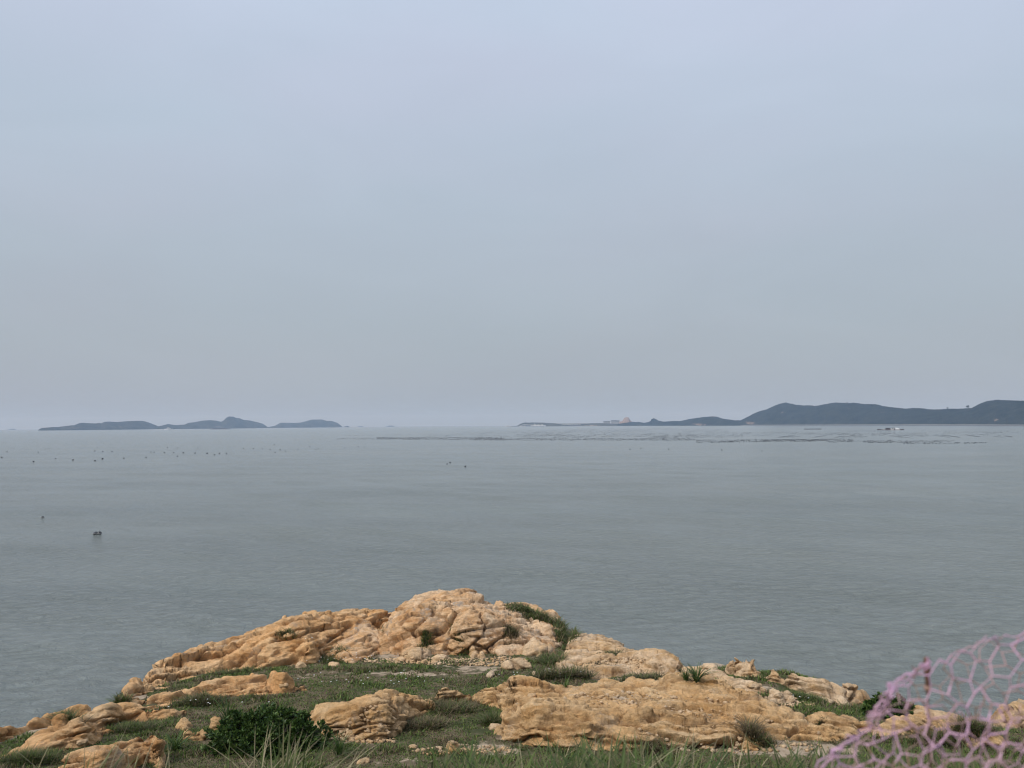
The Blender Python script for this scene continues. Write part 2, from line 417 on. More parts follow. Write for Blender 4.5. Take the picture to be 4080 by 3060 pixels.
# ------------------------------------------------------------------ rock outcrops
H = G.copy()                 # final visible surface
ROCKCOV = np.full(G.shape, -9.0)
STYLE = {   # fracture scales: (cell along strike, across, up, offset, crack depth); ledge height, frequency; skin roughness
    'slab':  dict(c=((3.4, 1.0, 0.60, .09, .24), (1.3, 0.42, 0.28, .05, .13), (0.52, 0.20, 0.13, .018, .03)), led=.17, lf=1.15, f=.022),
    'block': dict(c=((2.8, 1.9, 1.15, .23, .30), (1.05, 0.75, 0.48, .10, .15), (0.42, 0.30, 0.20, .032, .02)), led=.10, lf=1.5, f=.03),
    'grain': dict(c=((2.2, 1.05, 0.60, .12, .10), (0.85, 0.40, 0.22, .05, .06), (0.34, 0.17, 0.10, .022, .02)), led=.17, lf=1.7, f=.04)}
def rock_base(x, y, strike, amp, seed):
    c, s = math.cos(strike), math.sin(strike); u = c * x + s * y; v = -s * x + c * y
    return amp * (0.30 * fbm(u * 0.3, v * 0.55, 4, seed) + 0.10 * fbm(u * 0.9, v * 1.5, 3, seed + 3))
def rock_relief(p, nrm, style, strike, amp, seed):
    """fracture blocks, bedding ledges and rough skin, pushed out along the surface normal"""
    st = STYLE[style]; c, s = math.cos(strike), math.sin(strike)
    x, y, z = p[..., 0], p[..., 1], p[..., 2]
    wq = [0.20 * fbm3(x * .8 + 31 * k, y * .8, z * .8, 2, seed + 50 + k) for k in range(3)]
    x = x + wq[0]; y = y + wq[1]; z = z + 0.6 * wq[2]
    u = c * x + s * y; v = -s * x + c * y; t = z + 0.30 * v        # bedding dips a little
    d = 0.0; jn = 0.0
    for k, (ca, cb, cc, of, ck) in enumerate(st['c']):
        f1, f2, h, tilt = voronoi3(u / ca, v / cb, t / cc, seed + 7 + k)
        d = d + of * ((_H2[(h * 7 + 3) & 4095] - 0.5) + 1.5 * tilt)
        if ck:
            cm = sstep(-.10, .18, fbm3(x * (.8 + .5 * k) + 5, y * (.8 + .5 * k), z * (.8 + .5 * k), 2, seed + 91 + k)); e_ = (f2 - f1) * min(ca, cb, cc)
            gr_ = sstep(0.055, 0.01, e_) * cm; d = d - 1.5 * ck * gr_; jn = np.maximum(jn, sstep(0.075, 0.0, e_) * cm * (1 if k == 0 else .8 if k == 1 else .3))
    # bedding ledges: risers look towards the low side, each with an open groove at its foot
    for kf, ka, sd_k in ((1.0, 1.0, 4), (2.7, .42, 24)):
        q = (t * 0.8 + 0.5 * v) * st['lf'] * kf + 0.75 * fbm3(u * .35 * kf ** .5, v * .5, t * .5, 3, seed + sd_k); fr = q - np.floor(q)
        mk = sstep(-.15, .18, fbm3(u * .35 * kf ** .5 + 3, v * .8 * kf ** .5, t * .8, 2, seed + 61 + sd_k))
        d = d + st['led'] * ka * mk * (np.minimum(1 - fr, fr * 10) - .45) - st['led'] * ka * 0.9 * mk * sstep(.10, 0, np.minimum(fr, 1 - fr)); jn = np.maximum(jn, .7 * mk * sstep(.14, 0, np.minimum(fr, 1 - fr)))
    rid = np.abs(fbm3(u * 2.2, v * 3.4, t * 4.5, 3, seed + 9, 0.62))
    d = d + st['f'] * (1.2 - 3.2 * rid)
    return d * amp, jn * np.ones(x.shape)

_rk = [0]
def outcrop(name, outline, inner, mat, style, strike, amp, label, steep=2.2, edge=0.45, warp=0.22, cat='rock'):
    """outline / inner: (px,py[,height above soil]); heights interpolated in plan"""
    _rk[0] += 1; seed = _rk[0] * 37
    P = []; Hh = []
    for t in outline + inner:
        dh = t[2] if len(t) > 2 else 0.0
        q = hit(t[0], t[1], gbase(dh)); P.append(q[:2]); Hh.append(dh)
    P = np.array(P); no = len(outline); poly = P[:no]
    hf = TPS(P, Hh, lam=0.02)
    lo = P.min(0) - 1.2; hi = P.max(0) + 1.2
    sel = (GX > lo[0]) & (GX < hi[0]) & (GY > lo[1]) & (GY < hi[1])
    ii, jj = np.where(sel)
    i0, i1, j0, j1 = ii.min(), ii.max() + 1, jj.min(), jj.max() + 1
    x = GX[i0:i1, j0:j1]; y = GY[i0:i1, j0:j1]; g = G[i0:i1, j0:j1]
    sd_ = poly_sd(poly, x, y) + warp * fbm(x * 1.3, y * 1.3, 4, seed + 70, .6)
    h = np.clip(hf(x, y), -0.3, max(Hh) * 1.15 + 0.1)
    inside = sstep(-0.15, edge, sd_)
    o = np.maximum(-sd_, 0)
    R = g + h * sstep(-0.5, 0.1, sd_) + (rock_base(x, y, strike, amp, seed) + 0.03) * (0.2 + 0.8 * inside) + 0.08 * inside - steep * o - 0.8 * o * o
    # resample each sight column by arc length so that steep faces get as many rows as flat ones
    nr, na0 = x.shape; M = int(nr * 1.95) + 4; r = RR[i0:i1]
    na = int(na0 * 1.65); fj = np.linspace(0, na0 - 1, na); j_ = np.minimum(fj.astype(int), na0 - 2); fw = fj - j_
    up_ = lambda A: A[:, j_] * (1 - fw) + A[:, j_ + 1] * fw
    azf = AZ[j0:j1][j_] * (1 - fw) + AZ[j0:j1][j_ + 1] * fw
    rr_ = np.empty((M, na)); zz_ = np.empty((M, na)); kk = np.empty((M, na))
    Rf = up_(R); gf = up_(g); Rc = np.maximum(Rf, gf - 0.6); keepf = Rf - (gf - 0.42)
    for j in range(na):
        ar = np.concatenate([[0], np.cumsum(np.hypot(np.diff(r) * 0.55, np.diff(Rc[:, j])))]); sv = np.linspace(0, ar[-1], M)
        rr_[:, j] = np.interp(sv, ar, r); zz_[:, j] = np.interp(sv, ar, Rf[:, j]); kk[:, j] = np.interp(sv, ar, keepf[:, j])
    a = azf[None, :]
    p = np.stack([rr_ * np.sin(a), rr_ * np.cos(a), zz_], -1)
    nrm = np.cross(np.gradient(p, axis=1), np.gradient(p, axis=0)); nrm /= np.linalg.norm(nrm, axis=-1)[..., None] + 1e-9
    nrm *= np.sign(nrm[..., 2:3] + 1e-9)
    rel, jnt = rock_relief(p, nrm, style, strike, amp, seed)
    V = p + nrm * rel[..., None]
    keep = kk > 0
    kq = keep[:-1, :-1] & keep[1:, :-1] & keep[:-1, 1:] & keep[1:, 1:]
    idx = np.arange(V.shape[0] * na).reshape(V.shape[:2])
    F = np.stack([idx[:-1, :-1], idx[:-1, 1:], idx[1:, 1:], idx[1:, :-1]], -1)[kq]
    used = np.unique(F); rm = np.full(idx.size, -1); rm[used] = np.arange(len(used))
    c = V.reshape(-1, 3)[used]; org = np.array([c[:, 0].mean(), c[:, 1].mean(), c[:, 2].min()])
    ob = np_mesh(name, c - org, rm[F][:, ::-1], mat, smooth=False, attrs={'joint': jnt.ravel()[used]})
    ob.location = org
    tag(ob, label, cat)
    sub = H[i0:i1, j0:j1]; np.maximum(sub, np.where(R > g - .45, R, -99), out=sub)
    cv = ROCKCOV[i0:i1, j0:j1]; np.maximum(cv, R - g, out=cv)
    return ob

# left ridge (long whaleback slab)
outcrop('rock_ridge', [(462, 2781, .1), (525, 2711, .45), (601, 2645, .6), (734, 2606, .65), (791, 2578, .65), (937, 2546, .65), (1025, 2514, .65), (1089, 2494, .65), (1228, 2486, .6),
         (1316, 2466, .6), (1400, 2442, .8), (1453, 2427, .9), (1580, 2447, .9), (1560, 2520, .5), (1450, 2580, .2), (1314, 2612), (1200, 2653), (1139, 2653), (937, 2675), (810, 2694), (728, 2713), (665, 2745), (570, 2770)],
        [(700, 2650, .75), (900, 2600, .8), (1100, 2550, .8), (1250, 2560, .7), (1300, 2510, .85), (1000, 2620, .6)], m_rock_ochre, 'slab', STR_L, 1.0,
        'long ochre rock slab sloping down from the knoll along the left shore edge', warp=.15)
# knoll bodies
outcrop('rock_knoll', [(1540, 2470, .9), (1600, 2440, .9), (1694, 2397, 1.1), (1770, 2393, 1.15), (1865, 2356, 1.6), (1915, 2372, 1.5), (1947, 2401, 1.2), (2086, 2396, 1.1), (2149, 2416, .9), (2230, 2458, .6),
         (2250, 2500, .4), (2240, 2560, .15), (2150, 2600), (2000, 2610), (1900, 2610), (1757, 2612), (1640, 2620), (1540, 2600, .1), (1500, 2540, .4)],
        [(1700, 2470, 1.15), (1800, 2440, 1.35), (1900, 2430, 1.4), (1800, 2530, .7), (1900, 2520, .75), (1980, 2470, 1.0), (2080, 2450, .9), (1650, 2540, .6), (2100, 2540, .4)], m_rock_knoll, 'block', STR_K, 1.0,
        'tallest fractured rock knoll at the tip of the headland, pale orange', warp=.12)
outcrop('rock_block', [(1871, 2545, .1), (1930, 2490, .75), (1985, 2462, .95), (2060, 2452, 1.0), (2120, 2455, 1.0), (2187, 2485, .8), (2215, 2545, .3), (2180, 2565, .1), (2090, 2560), (2075, 2530, .3), (2000, 2535, .3), (1988, 2590), (1940, 2600), (1900, 2570)],
        [(1960, 2540, .6), (2040, 2500, .85), (2130, 2510, .75)], m_rock_knoll, 'block', STR_K + .4, 0.7,
        'rounded tan rock block with a small hollow below it, in front of the knoll', warp=.08, edge=.3, steep=3)
outcrop('rock_block', [(1500, 2560, .2), (1530, 2525, .5), (1620, 2495, .7), (1700, 2500, .7), (1740, 2530, .5), (1720, 2565, .2), (1640, 2590), (1540, 2605)],
        [(1590, 2545, .6), (1660, 2540, .6)], m_rock_knoll, 'block', STR_K - .3, 0.7, 'orange brown rock block left of the knoll foot beside a grassy cleft', warp=.08, edge=.3, steep=3)
outcrop('rock_block', [(1310, 2625), (1330, 2570, .3), (1400, 2510, .42), (1470, 2510, .42), (1510, 2560, .3), (1490, 2610), (1400, 2640)],
        [(1400, 2560, .36), (1440, 2550, .42)], m_rock_knoll, 'block', STR_L, 0.8, 'grey orange cracked rock block where the long slab meets the knoll', warp=.1, edge=.3, steep=2.5)
outcrop('boulder', [(2080, 2590), (2095, 2560, .4), (2140, 2548, .5), (2190, 2565, .45), (2205, 2600, .1), (2150, 2620), (2090, 2612)], [(2140, 2580, .5)], m_rock_pale, 'block', 0, 0.45,
        'pale cream boulder below the knoll beside dark grass', warp=.06, edge=.25, steep=3)
outcrop('boulder', [(1990, 2660), (2020, 2628, .3), (2080, 2615, .4), (2115, 2640, .2), (2090, 2668), (2020, 2672)], [(2050, 2645, .35)], m_rock_pale, 'block', 0, 0.4,
        'low pale boulder on the gravel in front of the cream boulder', warp=.06, edge=.25, steep=3)
outcrop('boulder', [(1870, 2600), (1885, 2575, .3), (1920, 2585, .3), (1915, 2612, .05), (1885, 2622)], [(1895, 2598, .3)], m_rock_pale, 'block', 0, 0.35,
        'small upright pale rock under the tan block', warp=.04, edge=.2, steep=3)
outcrop('rock_ledge', [(1580, 2630), (1640, 2585, .25), (1760, 2560, .35), (1850, 2545, .35), (1880, 2570, .2), (1800, 2595, .05), (1720, 2612), (1640, 2640)], [(1720, 2585, .25)], m_rock_pale, 'block', STR_K, 0.5,
        'low whitish rock ledge along the foot of the knoll', warp=.1, edge=.3)
# pale slope right of the knoll
outcrop('rock_slope', [(2285, 2512, .3), (2400, 2543, .35), (2463, 2570, .35), (2526, 2602, .35), (2634, 2614, .4), (2691, 2640, .35), (2720, 2668, .15), (2700, 2690, .1), (2621, 2690), (2533, 2690), (2440, 2700), (2300, 2705), (2190, 2680), (2250, 2620, .1)],
        [(2400, 2600, .3), (2500, 2640, .25), (2330, 2650, .1), (2640, 2650, .3)], m_rock_pale, 'grain', STR_R, 0.8,
        'pale sandy rock slope falling from the knoll towards the right', warp=.15)
outcrop('rock_pile', [(2790, 2676, .05), (2815, 2655, .25), (2850, 2648, .3), (2870, 2668, .1), (2850, 2686), (2800, 2690)], [(2835, 2665, .28)], m_rock_pale, 'grain', 0, 0.45,
        'small pale rock heap in the gap before the far right slab', warp=.06, edge=.2, steep=3)
outcrop('rock_hump', [(2600, 2715), (2640, 2690, .25), (2720, 2678, .35), (2850, 2695, .35), (2960, 2730, .3), (3010, 2770, .1), (2960, 2775), (2860, 2735, .05), (2750, 2715), (2650, 2725)], [(2780, 2698, .35), (2900, 2725, .25)], m_rock_tan, 'grain', STR_R - .3, 0.7,
        'tan rock hump behind the spiky grass, middle right', warp=.12, edge=.35)
# right far slab
outcrop('rock_slab', [(2885, 2664, .1), (2940, 2632, .45), (3007, 2630, .5), (3083, 2657, .45), (3147, 2682, .4), (3242, 2702, .4), (3349, 2733, .35), (3419, 2765, .25), (3455, 2800, .1), (3387, 2816), (3223, 2772), (3128, 2728), (3039, 2703), (2957, 2698)],
        [(3000, 2665, .45), (3120, 2705, .35), (3260, 2735, .3), (3350, 2765, .25)], m_rock_pale, 'slab', STR_R - .35, 0.75,
        'pale smooth rock slab on the far right edge above the water', warp=.12)
outcrop('rock_slab', [(3330, 2735, .35), (3380, 2728, .55), (3430, 2735, .55), (3465, 2765, .3), (3420, 2772, .2)], [(3400, 2745, .5)], m_rock_pale, 'slab', STR_R - .3, 0.35,
        'thin overhanging rock tongue on the rim of the far right slab', warp=.05, edge=.2, steep=3)
outcrop('rock_slab', [(3435, 2775, .2), (3500, 2790, .25), (3600, 2815, .25), (3666, 2832, .2), (3760, 2850, .2), (3900, 2862, .15), (3850, 2890), (3700, 2885), (3560, 2862), (3460, 2815)],
        [(3560, 2830, .2), (3700, 2860, .15)], m_rock_pale, 'grain', STR_R - .3, 0.55, 'low pale rock rim behind the dark shrub on the right', warp=.12)
outcrop('rock_slab', [(3960, 2850, .05), (4000, 2825, .4), (4080, 2812, .5), (4250, 2795, .5), (4260, 2850, .1), (4080, 2868), (3990, 2868)], [(4080, 2838, .4)], m_rock_pale, 'block', STR_R, 0.6,
        'pale rock at the right picture edge behind the netting', warp=.12)
# right middle slab
outcrop('rock_slab', [(3180, 2868, .05), (3221, 2838, .3), (3302, 2832, .35), (3408, 2864, .3), (3473, 2884, .25), (3566, 2877, .3), (3668, 2848, .3), (3847, 2862, .3), (3900, 2890, .2), (4000, 2975), (3870, 2975), (3750, 2920), (3534, 2945), (3440, 2910), (3383, 2935), (3300, 2960), (3220, 2920)],
        [(3300, 2870, .3), (3500, 2905, .2), (3700, 2880, .3), (3850, 2920, .2)], m_rock_tan, 'grain', STR_R - .2, 0.7,
        'tan rock slab behind the pink netting', warp=.15)
outcrop('rock_saddle', [(2690, 2672, .12), (2760, 2666, .18), (2850, 2668, .18), (2900, 2690, .12), (2960, 2715, .15), (3060, 2762, .05), (2990, 2770), (2880, 2722), (2760, 2706), (2690, 2704)], [(2800, 2686, .18), (2920, 2718, .15)], m_rock_pale, 'grain', STR_R - .3, 0.6,
        'pale rubble strip linking the sandy slope and the far right slab', warp=.12, edge=.3)
# big front right slab
outcrop('rock_slab', [(1893, 2750, .3), (1930, 2735, .45), (2000, 2728, .5), (2111, 2722, .5), (2238, 2742, .35), (2300, 2745, .3), (2360, 2725, .45), (2434, 2708, .55), (2516, 2730, .5), (2590, 2742, .4), (2630, 2742, .45), (2678, 2716, .6), (2729, 2735, .5),
         (2750, 2765, .2), (2790, 2735, .5), (2810, 2728, .55), (2881, 2746, .5), (2982, 2790, .4), (3052, 2812, .35), (3191, 2852, .3), (3260, 2890, .2), (3340, 2945), (3160, 2960), (2970, 2990), (2780, 2985), (2590, 3000), (2400, 2995), (2187, 2985), (2042, 2962), (1988, 2915, .1), (1997, 2870, .3), (2060, 2830, .3), (1960, 2800, .1)],
        [(2050, 2760, .45), (2200, 2780, .3), (2350, 2770, .4), (2100, 2850, .55), (2300, 2830, .55), (2500, 2810, .5), (2700, 2780, .5), (2130, 2900, .45), (2350, 2900, .5), (2600, 2880, .45), (2850, 2860, .4), (3050, 2890, .3), (2250, 2955, .2), (2500, 2955, .25), (2800, 2940, .2)],
        m_rock_tan, 'grain', STR_R, 1.0, 'broad weathered tan rock slab filling the front right of the headland', warp=.12, edge=.3, steep=3)
# middle left outcrop and boulder on it
outcrop('rock_outcrop', [(570, 2808), (633, 2775, .2), (823, 2724, .35), (886, 2705, .4), (975, 2692, .4), (1100, 2700, .3), (1209, 2724, .2), (1203, 2747), (1076, 2776), (937, 2774), (759, 2810), (665, 2820)],
        [(760, 2765, .35), (900, 2740, .4), (1050, 2745, .25)], m_rock_ochre, 'slab', STR_L - .2, 0.7, 'ochre outcrop below the long slab, left of the grassy hollow', warp=.1, edge=.3)
outcrop('boulder', [(975, 2688, .3), (1000, 2668, .6), (1076, 2658, .7), (1130, 2680, .6), (1170, 2708, .35), (1139, 2735, .15), (1051, 2738, .1), (1000, 2718, .1)], [(1060, 2690, .7), (1090, 2705, .6)], m_rock_ochre, 'block', STR_L, 0.45,
        'rounded ochre boulder with grey skin on the left outcrop', warp=.05, edge=.25, steep=3)
# lower left ridges
outcrop('rock_strip', [(-350, 2990, .2), (-120, 2940, .25), (0, 2906, .3), (127, 2861, .3), (253, 2830, .3), (342, 2823, .25), (367, 2840), (190, 2868), (95, 2912), (0, 2938), (-120, 2968), (-350, 3020)], [(130, 2880, .2)], m_rock_ochre, 'slab', STR_L, 0.6,
        'narrow orange rock rim along the left shore edge', warp=.1, edge=.25)
outcrop('rock_strip', [(380, 2838, .1), (440, 2808, .2), (500, 2805, .25), (640, 2800, .15), (620, 2822), (480, 2830)], [(500, 2817, .2)], m_rock_ochre, 'slab', STR_L, 0.5,
        'short orange rock strip between the long slab and the left ridge', warp=.08, edge=.25)
outcrop('rock_outcrop', [(-120, 3000, .2), (127, 2935, .25), (190, 2901, .4), (285, 2849, .5), (367, 2830, .45), (456, 2817, .4), (570, 2819, .3), (658, 2819, .25), (759, 2827, .1), (665, 2855), (506, 2870), (400, 2905, .05), (443, 2918), (405, 2952), (316, 2990), (171, 3004), (25, 3020), (-120, 3030)],
        [(200, 2950, .4), (320, 2890, .5), (330, 2940, .4), (450, 2850, .35), (80, 2985, .25)], m_rock_ochre, 'slab', STR_L, 0.85, 'ochre ridge of rock in the lower left with grass on both sides', warp=.1, edge=.3, steep=2.6)
outcrop('boulder', [(225, 3060, .2), (266, 3007, .35), (354, 2980, .4), (475, 2948, .5), (551, 2916, .6), (605, 2902, .65), (632, 2933, .6), (645, 2990, .1), (570, 3035), (519, 3090), (300, 3130), (225, 3105)],
        [(380, 3030, .45), (480, 2995, .5), (560, 2965, .6), (600, 2960, .6)], m_rock_ochre, 'slab', STR_L + .2, 0.7, 'large angular ochre boulder in the bottom left corner of the ground', warp=.06, edge=.25, steep=3.5)
outcrop('rock_shelf', [(372, 2842, .1), (425, 2806, .3), (470, 2780, .3), (520, 2772, .25), (600, 2772, .2), (690, 2762, .15), (650, 2788), (570, 2812), (480, 2832), (420, 2850)], [(480, 2805, .3), (560, 2792, .2)], m_rock_ochre, 'slab', STR_L, 0.6,
        'orange rock shelf where the long slab runs down to the left shore', warp=.08, edge=.3)
# centre front outcrop
outcrop('rock_outcrop', [(1163, 2842, .1), (1200, 2818, .3), (1263, 2804, .4), (1327, 2804, .4), (1415, 2828, .3), (1542, 2797, .4), (1643, 2775, .4), (1738, 2753, .4), (1820, 2753, .35), (1875, 2767, .15), (1820, 2795), (1706, 2818), (1725, 2838), (1643, 2862, .1), (1605, 2915), (1510, 2950), (1371, 2945), (1263, 2900), (1220, 2870)],
        [(1300, 2850, .5), (1420, 2870, .45), (1520, 2850, .5), (1600, 2820, .4), (1730, 2785, .3), (1420, 2915, .2), (1550, 2890, .3)], m_rock_tan, 'grain', STR_R + .4, 0.85, 'orange tan outcrop in the front centre behind the dark shrub', warp=.1, edge=.3, steep=2.8)
for nm, cx, cy, wd, hg, lab in (('boulder', 775, 2920, 50, .28, 'small rounded rock left of the dark shrub, the lower one'), ('boulder', 895, 2885, 55, .28, 'small ochre rock just behind the dark shrub top left'),
                            ('boulder', 735, 2888, 28, .2, 'smallest pale rock in the grass left of the dark shrub'), ('boulder', 3110, 2782, 45, .3, 'pale broken rock in the grassy dip on the right'),
                            ('boulder', 3010, 2745, 30, .25, 'small pale rock beside the tan hump above the grassy dip'), ('boulder', 1800, 2985, 32, .14, 'small pale yellow stone block near the bottom grass, centre')):
    outcrop(nm, [(cx - wd, cy + 12), (cx - wd * .7, cy - 15, hg * .8), (cx, cy - 26, hg), (cx + wd * .8, cy - 14, hg * .8), (cx + wd, cy + 10), (cx, cy + 24)], [(cx, cy - 5, hg)], m_rock_tan if cx < 2500 else m_rock_pale, 'grain', 0.5, 0.4, lab, warp=.04, edge=.2, steep=3)

# ------------------------------------------------------------------ ground mesh
SAND = [(1650, 2690, 330, 26, .55), (1900, 2660, 200, 35, .6), (2000, 2640, 160, 40, .55), (2350, 2660, 220, 50, .8), (1250, 2690, 90, 25, .45), (1450, 2940, 160, 30, .7), (1950, 2985, 200, 45, .65),
        (3150, 2980, 350, 45, .8), (2100, 2815, 120, 25, .9), (1560, 2620, 200, 28, .6), (3060, 2745, 90, 30, .6), (600, 3060, 120, 40, .4), (2700, 2680, 90, 14, .5), (1700, 3030, 250, 30, .4)]
sand = np.zeros(G.shape)
Hf = lambda x, y: sample(H, x, y)
for px, py, rx, ry, s in SAND:
    q = hit(px, py, Hf); Y = q[1]
    ax = rx / FPX * Y; ay = ry / FPX * Y / max(0.15, (EYE[2] - q[2]) / Y)
    e = ((GX - q[0]) / ax) ** 2 + ((GY - q[1]) / ay) ** 2
    sand = np.maximum(sand, s * np.exp(-e * 0.9))
sand = np.maximum(sand, 0.9 * sstep(0.9, 0.1, lsd + 0.4 * _wn))        # bare cliff flanks
rs_ = np.unique(np.r_[np.arange(0, NR, 2), NR - 1]); cs_ = np.unique(np.r_[np.arange(0, NA, 2), NA - 1]); sub_ = np.ix_(rs_, cs_)
Gs = G[sub_]; gi = np.arange(Gs.size).reshape(Gs.shape); quad = lambda A: A[:-1, :-1] & A[1:, :-1] & A[:-1, 1:] & A[1:, 1:]
Fg = np.stack([gi[:-1, :-1], gi[:-1, 1:], gi[1:, 1:], gi[1:, :-1]], -1)[~quad(ROCKCOV[sub_] > 0.8) & ~quad(Gs < -3.5)]
Vg = np.stack([GX[sub_], GY[sub_], Gs], -1).reshape(-1, 3)
Fg = np.concatenate([Fg, np.stack([gi[:-1, -1], gi[:-1, 0], gi[1:, 0], gi[1:, -1]], -1)])      # seam behind the viewer
ground = np_mesh('ground', Vg, Fg[:, ::-1], m_soil, attrs={'sand': sand[sub_].ravel()})
tag(ground, 'bare soil and sand of the headland under the grass', kind='structure')

# ------------------------------------------------------------------ sea
RS = np.concatenate([np.geomspace(8, 400, 430, endpoint=False), np.geomspace(400, 24000, 150)])
AZs = np.sort(np.concatenate([np.radians(np.arange(-42, 42.01, 0.3)), np.radians(np.arange(-180, -42, 5.0)), np.radians(np.arange(45, 180, 5.0))]))
SX = RS[:, None] * np.sin(AZs); SY = RS[:, None] * np.cos(AZs)
SZ = sag(SX, SY); rr = np.random.default_rng(5)
spac = np.maximum(RS * 0.0092, RS * 0.0053)[:, None]
for k in range(26):
    lam = 2.2 * 1.13 ** k; th = math.radians(75) + rr.normal() * 0.45
    a = 0.006 * lam ** 0.6 * sstep(2.5, 5, lam / spac) * (1 - 0.9 * sstep(300, 1500, RS)[:, None])
    kx, ky = math.cos(th) * 2 * np.pi / lam, math.sin(th) * 2 * np.pi / lam
    SZ = SZ + a * np.sin(kx * SX + ky * SY + rr.random() * 6.28)
si = np.arange(SX.size).reshape(SX.shape)
Fs = np.concatenate([np.stack([si[:-1, :-1], si[:-1, 1:], si[1:, 1:], si[1:, :-1]], -1).reshape(-1, 4), np.stack([si[:-1, -1], si[:-1, 0], si[1:, 0], si[1:, -1]], -1)])
sea = np_mesh('sea', np.stack([SX, SY, SZ], -1).reshape(-1, 3), Fs[:, ::-1], m_sea)
tag(sea, 'calm grey green sea with small ripples', kind='structure')
# =====PART2 ------------------------------------------------------------------ far land
def far_dir(px):
    d = ray(np.asarray(px, float), np.full(np.shape(px), 1690.0)); h = np.hypot(d[..., 0], d[..., 1]); return d[..., 0] / h, d[..., 1] / h
def crest_z(px, py, r):
    d = ray(np.asarray(px, float), np.asarray(py, float)); return EYE[2] + r * d[..., 2] / np.hypot(d[..., 0], d[..., 1])
def far_pt(px, r, z=0.0):
    cx, cy = far_dir(np.array([px])); x, y = float(cx[0] * r), float(cy[0] * r); return Vector((x, y, sag(x, y) + z))
def m_per_px(r): return r / FPX

def hill_mat(name, c1, c2, bare):
    m, N, L, b = new_mat(name); p = pos(N)
    n = n_range(N, L, n_noise(N, L, p, 0.016, 8, 0.75), 0.38, 0.62)
    c = n_mix(N, L, n, c1, c2)
    a = N.new('ShaderNodeAttribute'); a.attribute_name = 'bare'
    mm = N.new('ShaderNodeMath'); mm.operation = 'ADD'; L.new(a.outputs['Fac'], mm.inputs[0]); L.new(n_range(N, L, n_noise(N, L, p, 0.035, 6, 0.65), 0.3, 0.7, -.4, .4), mm.inputs[1])
    L.new(n_mix(N, L, n_range(N, L, mm.outputs[0], 0.4, 0.7), c, bare), b.inputs['Base Color'])
    b.inputs['Roughness'].default_value = 1.0; b.inputs['Specular IOR Level'].default_value = 0.0
    L.new(n_bump(N, L, n_noise(N, L, p, 0.12, 6, 0.7), 1.0, 6.0), b.inputs['Normal'])
    return m
m_forest = hill_mat('wooded_hillside', (0.010, 0.016, 0.013), (0.040, 0.045, 0.034), (0.24, 0.18, 0.14))
m_islescrub = hill_mat('scrubby_island', (0.022, 0.028, 0.020), (0.085, 0.080, 0.062), (0.24, 0.20, 0.16))
m_bare = hill_mat('quarried_hill', (0.26, 0.185, 0.145), (0.31, 0.225, 0.175), (0.3, 0.22, 0.17))

def ridge(name, prof, r0, r1, depth, mat, bare=(), rough=3.0, nx=420, ny=34, seed=1, crest=0.5, shape=1.5):
    """hill ridge: (px,py) skyline, shore distance r0 at its left end to r1 at its right end, depth from shore to shore"""
    P = np.array(prof, float); px = np.linspace(P[0, 0], P[-1, 0], nx); py = np.interp(px, P[:, 0], P[:, 1])
    rs = np.interp(px, [P[0, 0], P[-1, 0]], [r0, r1]); dep = np.interp(px, [P[0, 0], P[-1, 0]], depth)
    cx, cy = far_dir(px); rc = rs + dep * crest
    hz = crest_z(px, py, rc) - sag(cx * rc, cy * rc)
    t = np.linspace(0, 1, ny)[:, None]
    q = np.where(t < crest, (crest - t) / crest, (t - crest) / (1 - crest))
    r = rs + dep * t; X = cx * r; Y = cy * r
    wob = 0.22 * fbm(X / (depth[0] * .45), Y / (depth[0] * .45), 4, seed)
    Z = hz * np.clip((1 - q ** shape) * (1 + wob * np.minimum(q, .8)), 0, 1.03) + sag(X, Y)
    Z = Z + rough * fbm(X / 22, Y / 22, 3, seed + 3, .6) * np.minimum(1, hz / 30) * (q < .98) - 3.0 * (q >= .98)
    br = np.zeros(X.shape)
    PX = np.broadcast_to(px, X.shape); PY = IMH / 2 - FPX * np.tan(np.arctan2(Z - EYE[2], r) - PITCH) + (IMW / 2 - PX) * math.tan(ROLL)
    for bx, by, brx, bry, bs in bare: br = np.maximum(br, bs * np.exp(-((PX - bx) / brx) ** 2 - ((PY - by) / bry) ** 2))
    org = np.array([X.mean(), Y.mean(), 0.0]); V = np.stack([X, Y, Z], -1).reshape(-1, 3) - org
    i = np.arange(X.size).reshape(X.shape)
    F = np.stack([i[:-1, :-1], i[:-1, 1:], i[1:, 1:], i[1:, :-1]], -1).reshape(-1, 4)
    o = np_mesh(name, V, F, mat, attrs={'bare': br.ravel()}); o.location = org
    return o
E = lambda pts, ox, oy, k: [(ox + x / k, oy + y / k) for x, y in pts]
prA = E([(165, 361), (190, 342), (220, 332), (330, 322), (415, 320), (510, 308), (620, 297), (680, 272), (720, 268), (890, 275), (930, 268), (960, 273), (1010, 254), (1060, 252), (1160, 258), (1260, 248), (1400, 242), (1490, 244), (1560, 265), (1640, 295), (1680, 312), (1720, 345)], 100, 1600, 3.16)
tag(ridge('island', prA, 6300, 7600, (500, 700), m_islescrub, [(300, 1705, 60, 5, .5), (480, 1700, 40, 5, .5)], seed=3), 'low blue grey island with a mast, leftmost of the far islands', kind='structure')
prB = E([(-60, 345), (0, 297), (110, 290), (160, 268), (250, 257), (330, 240), (430, 233), (510, 240), (570, 254), (600, 240), (640, 200), (670, 188), (730, 190), (750, 203), (810, 210), (850, 230), (930, 237), (1030, 260), (1100, 280), (1160, 322), (1180, 335)], 700, 1600, 3.16)
prB = E([(1670, 345), (1680, 312), (1730, 300), (1800, 282), (1890, 296)], 100, 1600, 3.16) + prB[2:]
